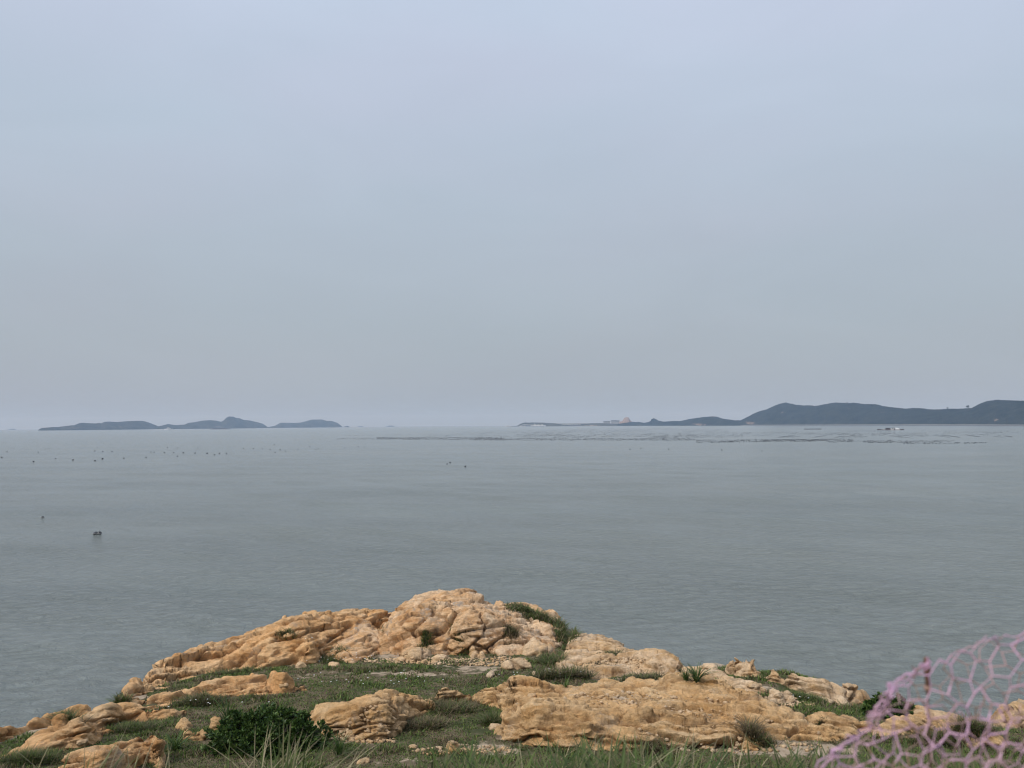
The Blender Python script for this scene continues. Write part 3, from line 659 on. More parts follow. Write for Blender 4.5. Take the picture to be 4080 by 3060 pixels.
tag(ridge('island', prB, 7500, 8800, (700, 700), m_islescrub, [(870, 1700, 70, 7, .45)], seed=9), 'blue grey island with a rounded summit, in the middle of the far islands', kind='structure')
prC = E([(1150, 330), (1165, 320), (1250, 305), (1320, 266), (1500, 268), (1570, 265), (1640, 247), (1710, 227), (1840, 225), (1900, 242), (1970, 245), (2040, 270), (2090, 310), (2115, 326)], 700, 1600, 3.16)
tag(ridge('island', prC, 8900, 9800, (600, 500), m_islescrub, seed=15), 'smooth blue grey island, rightmost of the far left group', kind='structure')
tag(ridge('island', [(1365, 1703), (1372, 1699), (1380, 1698), (1384, 1696.5), (1390, 1698), (1394, 1703)], 9800, 9900, (80, 80), m_islescrub, rough=1, nx=30, ny=10, seed=19), 'tiny rock islet off the end of the far islands', kind='structure')
tag(ridge('island', [(30, 1713), (38, 1709.5), (48, 1708), (60, 1708.5), (66, 1713)], 14500, 14500, (300, 300), m_islescrub, rough=1, nx=30, ny=10, seed=20), 'very faint islet on the horizon at far left', kind='structure')
# right hand coast
prH0 = E([(1600, 310), (1620, 280), (1680, 272), (1740, 262), (1800, 255), (1850, 258), (1880, 255), (1950, 268), (2000, 258), (2030, 245), (2045, 215), (2070, 210), (2100, 222), (2130, 240), (2200, 254), (2260, 262), (2330, 312)], 1950, 1600, 3.16)
tag(ridge('hill', prH0, 6400, 6100, (300, 350), m_forest, [(2545, 1694, 14, 3, .5)], rough=3.5, seed=25), 'dark wooded knob beside the bare brown hill on the far shore', kind='structure')
prSand = E([(1590, 300), (1605, 268), (1640, 252), (1670, 248), (1685, 228), (1700, 205), (1730, 196), (1755, 200), (1770, 230), (1790, 250), (1815, 262), (1830, 300)], 1950, 1600, 3.16)
tag(ridge('hill', prSand, 6750, 6750, (250, 250), m_bare, rough=1.0, nx=120, seed=28), 'bare light brown quarried hill on the far shore', kind='structure')
prLow = E([(335, 314), (350, 305), (390, 280), (430, 266), (560, 263), (680, 265), (760, 271), (870, 274), (1100, 274), (1430, 272), (1620, 280), (1640, 312)], 1950, 1600, 3.16)
tag(ridge('hill', prLow, 6900, 6500, (160, 200), hill_mat('harbour_point', (0.050, 0.052, 0.032), (0.095, 0.085, 0.060), (0.30, 0.25, 0.19)), [(2360, 1695, 60, 3, .6), (2200, 1693, 30, 3, .4)], rough=1.5, seed=31), 'low dark harbour point with buildings on the far shore', kind='structure')
prH1 = E([(60, 431), (90, 385), (140, 380), (250, 372), (350, 372), (450, 350), (540, 335), (640, 322), (760, 312), (820, 318), (880, 340), (960, 352), (1040, 362), (1140, 365), (1260, 400), (1340, 432)], 2600, 1560, 3.16)
tag(ridge('hill', prH1, 5900, 5000, (500, 500), m_forest, [(2785, 1691, 35, 5, .8), (2840, 1692, 30, 4, .6), (2980, 1685, 40, 8, .3)], rough=4, seed=35), 'low wooded hill between the knob and the large headland', kind='structure')
prH2 = E([(1000, 431), (1060, 385), (1130, 353), (1200, 318), (1280, 275), (1360, 245), (1440, 225), (1540, 180), (1600, 155), (1680, 140), (1750, 152), (1830, 167), (1900, 175), (2000, 173), (2050, 184), (2120, 170), (2200, 155)], 2600, 1560, 3.16) + \
       E([(320, 110), (450, 115), (520, 112), (600, 125), (740, 127), (800, 145), (900, 158), (1040, 172), (1120, 164), (1200, 168), (1290, 180), (1360, 180), (1450, 173), (1520, 172), (1600, 172), (1690, 165), (1730, 145), (1780, 120), (1850, 95), (1930, 84), (2100, 88), (2212, 92), (2500, 110), (2900, 200), (3300, 340)], 3200, 1560, 2.5136)
tag(ridge('headland', prH2, 5200, 3000, (900, 900), m_forest, [(2985, 1686, 35, 9, .75), (3120, 1644, 10, 4, .7), (3518, 1646, 18, 3, .5), (3700, 1633, 20, 2, .5), (4030, 1638, 22, 2, .6), (3965, 1672, 22, 7, .55), (3390, 1630, 20, 4, .35)], rough=4.5, nx=620, ny=44, seed=41, crest=.55), 'large dark wooded headland across the bay on the right', kind='structure')

# ------------------------------------------------------------------ things on the far shore
m_white = plain('white_paint', (0.80, 0.80, 0.78), .5, var=.05); m_grey = plain('grey_concrete', (0.32, 0.32, 0.31), .9)
m_palegrey = plain('pale_concrete', (0.55, 0.54, 0.52), .9, var=.08); m_dark = plain('dark_hull', (0.035, 0.035, 0.04), .6); m_rust = plain('rusty_steel', (0.14, 0.075, 0.045), .8)
m_glass = plain('window_glass', (0.05, 0.06, 0.07), .15); m_wood = plain('weathered_timber', (0.10, 0.080, 0.070), .9); m_slate = plain('slate_roof', (0.10, 0.10, 0.11), .8)
m_black = plain('black_float_plastic', (0.018, 0.020, 0.024), .35, scale=6); m_tarp = plain('white_tarpaulin', (0.72, 0.74, 0.76), .6, var=.06)
def face_cam(v): return -math.atan2(v.x, v.y)      # local -y towards the viewer

def part(name, mat, parent, *boxes, smooth=False):
    bm = bmesh.new()
    for bx in boxes: box(bm, *bx)
    return bm_obj(name, bm, mat, parent, smooth)

# coastal wall below the headland
def strip_wall(name, pxs, r0, r1, zb, zt, thick, mat, label, cat):
    n = 80; px = np.linspace(pxs[0], pxs[1], n); r = np.interp(px, pxs, (r0, r1)); cx, cy = far_dir(px)
    rings = []
    for dr, z in ((0, -2), (0, zt), (thick, zt), (thick, -2)): rings.append(np.stack([cx * (r + dr), cy * (r + dr), sag(cx * r, cy * r) + z], -1))
    V = np.concatenate(rings); i = np.arange(n)
    F = []
    for k in range(3): F.append(np.stack([k * n + i[:-1], k * n + i[1:], (k + 1) * n + i[1:], (k + 1) * n + i[:-1]], -1))
    org = V.mean(0); o = np_mesh(name, V - org, np.concatenate(F), mat, smooth=False); o.location = org
    return tag(o, label, cat)
strip_wall('sea_wall', (2950, 4250), 4960, 2930, 0, 3.2, 6, m_slate, 'dark tide stained sea wall along the foot of the headland', 'wall')
strip_wall('coast_road', (2960, 4250), 4980, 2945, 0, 5.0, 6, m_grey, 'pale coast road embankment above the sea wall', 'embankment')

# lattice mast on the leftmost island
v = far_pt(434, 6950 + 300, 98); mast = empty('lattice_mast', v, face_cam(v)); tag(mast, 'thin lattice mast standing on the leftmost far island', 'mast')
bm = bmesh.new()
for sx in (-1, 1):
    for sy in (-1, 1): prism(bm, [(sx * 2.2 - .35, 0), (sx * 2.2 + .35, 0), (sx * .9 + .25, 34), (sx * .9 - .25, 34)], sy * 1.2 - .3, sy * 1.2 + .3)
    bm_obj('leg', bm, m_grey, mast); bm = bmesh.new()
bm.free()
for z in range(3, 33, 5): part('cross_brace', m_grey, mast, (-2 + .02 * z, 2 - .02 * z, -.3, .3, z, z + .5))
part('antenna_drum', m_palegrey, mast, (-1.8, 1.8, -1.4, 1.4, 26, 28)); part('antenna_drum', m_palegrey, mast, (-1.5, 1.5, -1.2, 1.2, 31, 33)); part('antenna_rod', m_palegrey, mast, (-.2, .2, -.2, .2, 34, 39))

# lone tree on the headland ridge
def lone_tree(px, r, zb, h, label):
    v = far_pt(px, r); v.z = zb; t = empty('lone_tree', v); tag(t, label, 'tree', 'lone trees on the headland ridge')
    bm = bmesh.new(); lathe(bm, [(.35, 0), (.25, h * .45), (.12, h * .8)], 6)
    bm_obj('trunk', bm, m_wood, t)
    n = 260; rg = np.random.default_rng(int(px)); c = rg.normal(size=(n, 3)) * (h * .24, h * .2, h * .17) + (0, 0, h * .78)
    a = rg.normal(size=(n, 3, 3)) * h * .09; V = (c[:, None, :] + a).reshape(-1, 3); F = np.arange(n * 3).reshape(-1, 3)
    np_mesh('crown', V, F, m_leaf, False, np.repeat(rg.random((n, 1)) * .03 + (0.03, 0.045, 0.02), 3, 0), t)
for px, py, h in ((3858, 1628, 11), (3777, 1630, 7), (3378, 1607, 6)):
    r = np.interp(px, (2916, 4512), (5200, 3000)) + 495; lone_tree(px, float(r), float(crest_z(px, py, r)) - 1, h * 1.25, {3858: 'tallest lone tree on the headland skyline', 3777: 'small lone tree left of the tallest skyline tree', 3378: 'tiny lone tree on the headland summit ridge'}[px])

# spired tower on the harbour point
v = far_pt(2093, 7050, 24); tw = empty('spired_tower', v, face_cam(v)); tag(tw, 'dark pointed tower with two side arms on the harbour point', 'tower')
bm = bmesh.new(); lathe(bm, [(6.5, -6), (5.5, 4), (4.2, 5), (2.6, 12), (.9, 20), (.25, 30)], 8); bm_obj('spire', bm, m_slate, tw)
for sx in (-1, 1):
    bm = bmesh.new(); prism(bm, [(sx * 3, 5), (sx * 4, 4), (sx * 9, 11), (sx * 8.3, 11.6)], -.8, .8); bm_obj('arm', bm, m_slate, tw)
v = far_pt(2108, 7050, 25); mt = empty('signal_mast', v, face_cam(v)); tag(mt, 'thin signal mast beside the spired tower', 'mast')
bm = bmesh.new(); lathe(bm, [(.5, 0), (.3, 11)], 6); bm_obj('pole', bm, m_palegrey, mt); part('yard_arm', m_palegrey, mt, (-2.4, 2.4, -.2, .2, 7.5, 8.1))

# arched terminal building
k = m_per_px(6850); v = far_pt(2104, 6850, 0); tb = empty('terminal_building', v, face_cam(v)); tag(tb, 'terminal building with a row of arched roofs on the harbour point', 'building')
x0 = -24 * k; aw = 11.5 * k
part('wall', m_palegrey, tb, (x0 - 2, x0 + 4 * aw + 2, 0, 40, -2, 9))
for i in range(4):
    cx = x0 + (i + .5) * aw; hh = 17 if i < 2 else 15
    arc = [(cx + aw * .5 * math.cos(a), 9 + (hh - 9) * 1.25 * math.sin(a)) for a in np.linspace(0, math.pi, 9)]
    bm = bmesh.new(); prism(bm, arc, -2, 42); rf = bm_obj('arched_roof', bm, m_palegrey, tb)
    arc2 = [(cx + aw * .36 * math.cos(a), 5 + (hh - 6) * math.sin(a)) for a in np.linspace(0, math.pi, 9)]
    bm = bmesh.new(); prism(bm, arc2, -3.2, -2.2); bm_obj('window', bm, m_glass, tb)
v = far_pt(2180, 6830, 0); q = empty('quay', v, face_cam(v)); tag(q, 'long low concrete quay along the harbour point', 'quay')
part('deck', m_grey, q, (-70 * k, 130 * k, -8, 20, -3, 3.4)); part('fender', m_dark, q, (-70 * k, 130 * k, -9, -8.1, -2, 2.2))
v = far_pt(2052, 6850, 0); bw = empty('breakwater', v, face_cam(v)); tag(bw, 'thin dark breakwater joining the ferry berth to the point', 'breakwater')
part('mole', m_slate, bw, (-16 * k, 32 * k, -4, 6, -3, 2.6)); part('parapet', m_dark, bw, (-16 * k, 32 * k, -4.1, -3, 2.605, 3.6))

# viaduct
v = far_pt(2282, 6700, 0); vd = empty('viaduct', v, face_cam(v)); tag(vd, 'long low viaduct with white gaps between its piers', 'bridge'); k = m_per_px(6700)
part('deck', m_grey, vd, (-66 * k, 120 * k, -6, 6, 19.5, 22.5)); part('railing', m_palegrey, vd, (-66 * k, 120 * k, -6.1, -5.8, 22.51, 23.6))
for i in range(12): part('pier', m_grey, vd, (-44 * k + i * 9.5 * k, -42 * k + i * 9.5 * k, -3, 3, -3, 19.5))
for i in range(8):
    part('white_shed_wall', m_white, vd, (-41 * k + i * 9.5 * k, -35.5 * k + i * 9.5 * k, -9, -7, 12.5, 16.2))
v = far_pt(2290, 6650, 0); sh = empty('harbour_shed', v, face_cam(v)); tag(sh, 'low pillared harbour shed below the viaduct', 'building')
part('roof', m_grey, sh, (-26 * k, 26 * k, -6, 8, 6.2, 7.6)); part('back_wall', m_palegrey, sh, (-25 * k, 25 * k, 5, 7, -2, 6.2))
for i in range(8): part('pillar', m_grey, sh, (-25 * k + i * 7 * k, -24 * k + i * 7 * k, -5, -3.5, -2, 6.2))
for px, w_, zt, lab in ((2418, 28, 40, 'low grey block, left one of the stepped hillside buildings'), (2444, 19, 47, 'tallest grey block of the stepped hillside buildings'), (2460, 17, 45, 'grey block beside the bare brown hill')):
    v = far_pt(px, 6700, 0); bd = empty('hillside_building', v, face_cam(v)); tag(bd, lab, 'building', 'stepped hillside buildings')
    bm = bmesh.new(); prism(bm, [(-w_ / 2 * k + 3, 14), (w_ / 2 * k - 3, 14), (w_ / 2 * k, zt), (-w_ / 2 * k, zt)], 0, 30); bm_obj('wall', bm, m_grey, bd)
    part('roof', m_slate, bd, (-w_ / 2 * k - 1, w_ / 2 * k + 1, -1, 31, zt, zt + 1.6))
    part('window_band', m_glass, bd, (-w_ / 2 * k + 3.5, w_ / 2 * k - 3.5, -.4, 0, zt - 8, zt - 5))

# ------------------------------------------------------------------ vessels
def hull_bm(bm, L_, B, z0, z1, bow=.16):
    sec = []
    for t, wdt, zt in ((0, .82, 1.0), (.1, .95, .94), (.5, 1, .9), (1 - bow, .9, .98), (1, .05, 1.18)):
        x = -L_ / 2 + t * L_; hb = B / 2 * wdt
        sec.append([bm.verts.new((x - (.03 * L_ if t == 1 else 0), y * .75, z0)) for y in (-hb, hb)] + [bm.verts.new((x, y, z0 + (z1 - z0) * zt)) for y in (hb, -hb)])
    for a, b_ in zip(sec, sec[1:]):
        for i in range(4): bm.faces.new((a[i], b_[i], b_[(i + 1) % 4], a[(i + 1) % 4]))
    bm.faces.new(sec[0][::-1]); bm.faces.new(sec[-1])
def vessel(name, px, r, L_, rz, label, hullmat, h0=3.0, beam=9):
    v = far_pt(px, r); o = empty(name, v, face_cam(v) + rz); tag(o, label, 'boat' if L_ < 45 else 'ship')
    bm = bmesh.new(); hull_bm(bm, L_, beam, -1.5, h0); bm_obj('hull', bm, hullmat, o)
    return o
# white ferry at the breakwater
o = vessel('ferry', 2024, 6780, 50, math.pi, 'white double deck ferry at the end of the breakwater', m_white, 4, 12)
ld = part('lower_deck', m_white, o, (-22, 18, -5.5, 5.5, 3.6, 8, .3)); ud = part('upper_deck', m_white, o, (-16, 13, -5, 5, 8, 12, .4)); part('wheelhouse', m_white, o, (4, 12, -3.5, 3.5, 12, 15, .3))
part('window_band', m_glass, ld, (-19, 15, -5.6, 5.6, 5.4, 6.9)); part('window_band', m_glass, ud, (-14, 11, -5.02, 5.02, 9.3, 10.7)); part('funnel', m_grey, o, (-8, -4, -1.5, 1.5, 12, 16)); part('boot_stripe', m_dark, o, (-24, 18, -5.65, 5.65, -1, .8))
# white survey ship with masts
o = vessel('survey_ship', 2146, 6740, 128, 0, 'long white ship with a tall mast moored before the harbour point', m_white, 9, 17)
part('waterline_band', m_dark, o, (-60, 48, -8.3, 8.3, -1, 1.8)); sps = part('superstructure', m_white, o, (-42, -22, -6, 6, 8.5, 18, .6)); part('deckhouse', m_white, o, (-18, 14, -5, 5, 8.5, 13, .5))
sth = part('stern_house', m_white, o, (24, 40, -5, 5, 8.5, 17, .5)); part('window_band', m_glass, sps, (-40.8, -23.2, -5.9, 5.9, 13.5, 15.2)); part('window_band', m_glass, sth, (25, 39, -4.9, 4.9, 12.5, 14))
bm = bmesh.new(); lathe(bm, [(2.2, 17), (1.4, 30), (.5, 46)], 8, -33, 0); bm_obj('mast', bm, m_palegrey, o); part('cross_yard', m_palegrey, o, (-38, -28, -.4, .4, 33, 34.2))
bm = bmesh.new(); lathe(bm, [(1.0, 16), (.3, 29)], 8, 28, 0); bm_obj('mast', bm, m_palegrey, o); part('crane', m_grey, o, (-4, 2, -1, 1, 13, 19))
# smaller white boats at the terminal
for px, L_, lab in ((2075, 34, 'small white launch moored by the arched terminal'), (2090, 22, 'smallest white boat under the terminal arches')):
    o = vessel('harbour_launch', px, 6760, L_, 0, lab, m_white, 3, 7); part('cabin', m_white, o, (-L_ * .25, L_ * .2, -2.5, 2.5, 2.8, 7, .4)); part('window_band', m_glass, o, (-L_ * .23, L_ * .18, -2.6, 2.6, 4.4, 5.5))
# speeding white boat with wake
o = vessel('speedboat', 672, 5900, 56, 0, 'white speeding boat in front of the leftmost islands', m_white, 5, 10)
part('cabin', m_white, o, (-18, 14, -4, 4, 4.5, 10, .8)); part('window_band', m_glass, o, (-16, 12.5, -4.02, 4.02, 6.6, 8.2)); part('flybridge', m_white, o, (-9, 6, -3, 3, 10, 14, .5))
v = far_pt(655, 5895)
bm = bmesh.new(); rg = random.Random(3)
for i in range(90):
    t = rg.random(); x = -90 + t * 115; lathe(bm, [(1.6 * t + .4, -.4), (1.3 * t + .4, .9 * t + .3), (.3, 1.6 * t + .5)], 5, x, rg.uniform(-5, 5) * (1.1 - t * .6))
wk = bm_obj('wake_foam', bm, m_white); wk.location = v; wk.rotation_euler = (0, 0, face_cam(v)); tag(wk, 'white foam trail behind the speeding boat', kind='stuff')
# barge and distant ships
o = vessel('barge', 878, 5600, 125, 0, 'long low dark barge in front of the rounded far island', m_rust, 3.4, 16)
part('cargo_cover', m_rust, o, (-48, 40, -6, 6, 3.2, 5)); part('wheelhouse', m_grey, o, (-58, -51, -4, 4, 3.2, 8.5))
for px, L_, hh, lab in ((1437, 90, 16, 'faint cargo ship on the horizon nearest the islands'), (1558, 110, 26, 'darker box shaped ship alone on the horizon'), (1545, 60, 8, 'very faint ship hull just left of the box shaped ship')):
    o = vessel('cargo_ship', px, 13500, L_, 0, lab, m_dark, hh * .45, 20); part('deckhouse', m_grey, o, (-L_ * .4, -L_ * .05, -8, 8, hh * .4, hh)); part('hold', m_dark, o, (0, L_ * .36, -8, 8, hh * .4, hh * .7))
# raft house
rk = on_sea(3548, 1713.5); v = Vector(rk); k = m_per_px(np.hypot(v.x, v.y))
o = empty('raft_house', v, face_cam(v)); tag(o, 'floating raft house with dark cabin and white tent among the sea farm', 'raft')
part('platform', m_wood, o, (-43 * k, 43 * k, -7, 7, -.5, 1.3)); part('float_end', m_dark, o, (-43 * k, -30 * k, -6.8, 6.8, 1.31, 2.6, .5)); part('float_end', m_dark, o, (31 * k, 43 * k, -6.8, 6.8, 1.31, 2.6, .5))
cb = part('cabin', m_wood, o, (-16 * k, 0, -5, 5, 1.31, 4.6)); part('roof', m_slate, cb, (-17 * k, 14.5 * k, -6, 6, 4.6, 5.1))
ww = part('white_wall', m_white, o, (.2, 12.5 * k, -5, 5, 1.31, 4.6)); part('window', m_glass, ww, (3.5, 5.3, -5.1, -5, 2.6, 4)); part('door', m_dark, ww, (7.2, 8.4, -5.1, -5, 1.32, 3.6))
bm = bmesh.new(); prism(bm, [(15 * k, 1.31), (30 * k, 1.31), (28 * k, 3.6), (23 * k, 5.0), (16 * k, 5.2)], -5, 5); bm_obj('tent', bm, m_tarp, o); part('post', m_wood, o, (13.4 * k, 14 * k, -5.2, -4.8, 1.31, 4.6))
part('crate_stack', m_palegrey, o, (-25 * k, -19 * k, -4, 2, 1.31, 2.4))
rk = on_sea(3238, 1710.8); v = Vector(rk); o = empty('pontoon', v, face_cam(v)); tag(o, 'long dark floating pontoon left of the raft house', 'pontoon'); k = m_per_px(np.hypot(v.x, v.y))
part('deck', m_wood, o, (-30 * k, 30 * k, -2, 2, -.3, 1.2)); part('float', m_dark, o, (-29.5 * k, 29.5 * k, -2.3, -2.01, -.4, .8)); part('railing', m_dark, o, (-30 * k, 30 * k, 1.7, 1.9, 1.2, 1.9))

# ------------------------------------------------------------------ buoys and sea farm
def buoy_mesh():
    bm = bmesh.new(); lathe(bm, [(.10, -.42), (.34, -.34), (.50, -.12), (.54, .06), (.48, .24), (.32, .38), (.12, .44)], 12); me = bpy.data.meshes.new('float_body'); bm.to_mesh(me); bm.free()
    for p_ in me.polygons: p_.use_smooth = True
    me.materials.append(m_black)
    bm = bmesh.new()
    for a in np.linspace(0, math.pi, 7)[:-1]:
        b2 = a + math.pi / 6; box(bm, min(.16 * math.cos(a), .16 * math.cos(b2)) - .03, max(.16 * math.cos(a), .16 * math.cos(b2)) + .03, -.04, .04, .42 + min(.16 * math.sin(a), .16 * math.sin(b2)), .48 + max(.16 * math.sin(a), .16 * math.sin(b2)))
    ey = bpy.data.meshes.new('lifting_eye'); bm.to_mesh(ey); bm.free(); ey.materials.append(m_grey)
    bm = bmesh.new(); lathe(bm, [(.545, -.05), (.575, -.02), (.575, .05), (.545, .08)], 12); bd = bpy.data.meshes.new('band'); bm.to_mesh(bd); bm.free(); bd.materials.append(m_grey)
    return me, ey, bd
BM_, EM_, BD_ = buoy_mesh()
def buoy(px, py, sc, label, group, full=False, lift=.18):
    q = on_sea(px, py); z = q[2] + lift * sc
    if full:
        o = empty('buoy', (q[0], q[1], z), random.random() * 6, sc)
        for nm, me in (('float_body', BM_), ('lifting_eye', EM_), ('band', BD_)):
            c = bpy.data.objects.new(nm, me); COL.objects.link(c); c.parent = o
    else:
        o = bpy.data.objects.new('buoy', BM_); COL.objects.link(o); o.location = (q[0], q[1], z); o.scale = (sc, sc, sc); o.rotation_euler = (0, 0, random.random() * 6)
    return tag(o, label, 'buoy', group)
a = buoy(169.6, 2064, .62, 'single dark buoy floating alone near the left shore', 'near dark buoys', True)
a = buoy(381, 2129, .78, 'dark lumpy buoy, left one of the nearest floating pair', 'near dark buoys', True); a.scale = (.95, .8, .62)
a = buoy(396.5, 2129, .72, 'round dark buoy, right one of the nearest floating pair', 'near dark buoys', True, .3)
bl = E([(61, 308), (15, 360), (295, 397), (336, 313), (490, 370), (643, 383), (837, 388), (903, 372), (1091, 366), (1287, 359), (915, 236), (860, 268), (835, 303), (905, 306), (987, 306), (399, 284), (1330, 311), (1358, 313), (1448, 316), (1531, 317), (1615, 318), (1719, 320), (1825, 323), (1933, 323), (1995, 326), (1475, 271), (1563, 349), (1567, 275), (1743, 275), (2146, 280), (1890, 337)], 0, 1660, 2.212)
for px, py in bl: buoy(px, py + 1, (.95 if py > 1795 else .8) * random.uniform(.85, 1.15), *(('black buoy in the lower row before the leftmost island', 'lower row of black buoys on the left') if py > 1815 else ('small black buoy in the upper scatter before the leftmost island', 'upper scatter of black buoys on the left') if px < 560 else ('small black buoy in the row before the island with the rounded summit', 'row of black buoys before the summit island')))
bc = E([(213, 314), (257, 291), (305, 304), (102, 284), (205, 245), (392, 203), (518, 264), (572, 286), (592, 278), (412, 286), (825, 274), (944, 265), (996, 267), (168, 288), (20, 282)], 1000, 1660, 2.212)
for px, py in bc: buoy(px, py + 1, .8 * random.uniform(.8, 1.15), 'small black buoy on open water left of centre, below the gap beside the islands', 'scattered black buoys left of centre')
for (px, py), lab in zip(E([(1729, 418), (1755, 403), (1889, 438)], 1000, 1660, 2.212), ('lower left of three close black buoys at centre', 'upper one of three close black buoys at centre', 'rightmost of three close black buoys at centre')): buoy(px, py + 1, .75, lab, 'three buoys at centre')
for px, py in E([(1770, 600), (1908, 587)], 1950, 1600, 3.16) + E([(203, 724), (873, 735), (1379, 749), (748, 643), (1095, 645)], 2600, 1560, 3.16): buoy(px, py + 1, .9, 'small black buoy on the open water just below the sea farm', 'black buoys below the sea farm')
# sea farm: nearest row singly, the rest as one mass
FARM = [  # px0, py0, px1, py1, rows, thickness(px), floats
    (1340, 1749, 1700, 1748, 4, 3, 240), (1500, 1746.5, 2010, 1748, 9, 9, 1200), (1890, 1750, 2770, 1751, 8, 8, 1500), (2774, 1758, 3400, 1753, 6, 9, 1100), (3040, 1755, 3300, 1753, 5, 6, 350),
    (3300, 1762, 3570, 1754, 2, 2, 80), (3440, 1761, 3800, 1757, 4, 6, 260), (3600, 1766, 3930, 1765, 2, 2, 80), (2060, 1735, 2250, 1732, 4, 5, 260), (2220, 1738, 2660, 1733, 5, 7, 480), (2600, 1741, 2780, 1735, 3, 4, 200),
    (2580, 1744, 2960, 1737, 4, 5, 300), (1950, 1718, 2350, 1722, 3, 5, 260), (2080, 1728, 2280, 1724, 2, 2, 120), (2250, 1714, 2380, 1713, 4, 6, 260), (2420, 1713, 2600, 1716, 4, 6, 320), (2480, 1709, 2700, 1710, 2, 3, 160),
    (2640, 1712, 2900, 1718, 6, 7, 420), (2900, 1726, 3150, 1722, 3, 3, 120), (3150, 1727, 3400, 1732, 3, 4, 160), (3300, 1728, 3700, 1733, 4, 5, 300), (3340, 1716, 3560, 1718, 3, 3, 180), (3660, 1719, 4060, 1722, 4, 4, 220), (1380, 1741, 2000, 1731, 2, 6, 160),
    (2050, 1716, 2500, 1718, 4, 8, 260), (2350, 1724, 2800, 1726, 5, 9, 380), (2700, 1730, 3150, 1728, 4, 8, 260), (3100, 1720, 3650, 1722, 4, 8, 260), (3500, 1728, 4000, 1730, 4, 8, 260), (1900, 1738, 2300, 1740, 3, 5, 200),
    (1800, 1722, 2000, 1718, 2, 3, 90), (1700, 1735, 2100, 1722, 3, 4, 160)]
sp = []
rg = np.random.default_rng(77)
for x0, y0, x1, y1, rows, th, n in FARM:
    for _ in range(int(n * 1.25)):
        t = rg.random(); rw = rg.integers(rows); gap = math.sin(t * 60 + rw * 2.1 + x0) + math.sin(t * 23 + rw)
        if gap < -.7: continue
        yy_ = y0 + (y1 - y0) * t + (rw / max(1, rows - 1) - .5) * th * (1.0 if y0 > 1744 else 1.6) + rg.normal() * .3; sp.append((x0 + (x1 - x0) * t, yy_, rg.uniform(.7, 1.2) * (0.85 if yy_ > 1744 else 1.0)))
for i in range(30):     # oblique single lines on the right
    x = 3080 + rg.random() * 960; right = x > 3450; y = 1743 if not right else 1734 + rg.random() * 5
    Ln = rg.uniform(25, 60); sl = (-.16 if not right else .13)
    for t in np.linspace(0, 1, int(Ln * 1.1)): sp.append((x + t * Ln, y + t * Ln * sl + rg.normal() * .12, .6))
for i in range(60):     # faint broken strings on the left
    x = rg.random() * 900; y = 1755 + rg.random() * 42
    for t in range(rg.integers(3, 8)): sp.append((x + t * 3, y + rg.normal() * .6, .3))
sp = np.array(sp); pw = on_sea(sp[:, 0], sp[:, 1])
near = np.argsort(-sp[:, 1])
nearset = [i for i in near if sp[i, 0] > 1300 and sp[i, 1] < 1770][:230]
for i in nearset:
    x = sp[i, 0]
    lab, gp = [('small dark float in the nearest farm row straight below the raft house', 'farm floats below the raft house') if 3450 <= x < 3680 else ('small dark float of the nearest farm row, right of the raft house', 'farm floats right of the raft house') if x >= 3680 else
               ('small dark float of the nearest farm row, below the headland summit and pontoon', 'farm floats below the pontoon') if x >= 3050 else ('small dark float of the nearest farm row, below the low wooded hill', 'farm floats below the low wooded hill')][0]
    buoy(sp[i, 0], sp[i, 1], sp[i, 2], lab, gp)
rest = np.setdiff1d(np.arange(len(sp)), nearset)
ov = np.array([(math.cos(a) * r_, math.sin(a) * r_, z) for r_, z in ((.5, -.1), (.42, .32)) for a in np.linspace(0, 2 * math.pi, 7)[:-1]] + [(0, 0, .55)])
of = np.array([(i, (i + 1) % 6, 6 + (i + 1) % 6) for i in range(6)] + [(i, 6 + (i + 1) % 6, 6 + i) for i in range(6)] + [(6 + i, 6 + (i + 1) % 6, 12) for i in range(6)])
Vr = (ov[None] * sp[rest, 2][:, None, None] * .95 + pw[rest][:, None, :]); Fr = (of[None] + 13 * np.arange(len(rest))[:, None, None]).reshape(-1, 3)
o = np_mesh('sea_farm_floats', Vr.reshape(-1, 3), Fr, m_black); tag(o, 'long speckled rows of dark floats of the sea farm', kind='stuff')
# =====PART3 ------------------------------------------------------------------ vegetation
def blades(base, length, width, heading, lean, col, seg=1, curl=0.5, sink=0.02):
    """grass blades as tapered strips; col (n,3)"""
    n = len(base); b0 = base - np.array([0, 0, sink])
    dx, dy = np.cos(heading), np.sin(heading); sx, sy = -dy, dx
    rows = []
    for k in range(seg + 1):
        t = k / (seg + 1.0); up = length * (t - 0.35 * curl * lean * t * t); out = length * lean * (0.35 * t + 0.65 * t * t)
        c = b0 + np.stack([dx * out, dy * out, up], -1); hw = width * 0.5 * (1 - 0.75 * t ** 1.5)
        rows += [c - np.stack([sx * hw, sy * hw, 0 * hw], -1), c + np.stack([sx * hw, sy * hw, 0 * hw], -1)]
    up = length * (1 - 0.35 * curl * lean); tip = b0 + np.stack([dx * length * lean, dy * length * lean, up], -1); rows.append(tip)
    m = len(rows); V = np.stack(rows, 1).reshape(-1, 3); f = []
    for k in range(seg): f += [(2 * k, 2 * k + 1, 2 * k + 3), (2 * k, 2 * k + 3, 2 * k + 2)]
    f.append((2 * seg, 2 * seg + 1, 2 * seg + 2))
    F = (np.array(f)[None] + m * np.arange(n)[:, None, None]).reshape(-1, 3)
    return V, F, np.repeat(col, m, 0)
GREEN = np.array([(0.068, 0.100, 0.022), (0.052, 0.080, 0.020), (0.095, 0.122, 0.030), (0.042, 0.064, 0.018)])
DRY = np.array([(0.20, 0.155, 0.085), (0.15, 0.115, 0.065), (0.26, 0.205, 0.115), (0.11, 0.085, 0.055)])
PALE = np.array([(0.42, 0.36, 0.22), (0.34, 0.29, 0.17)])
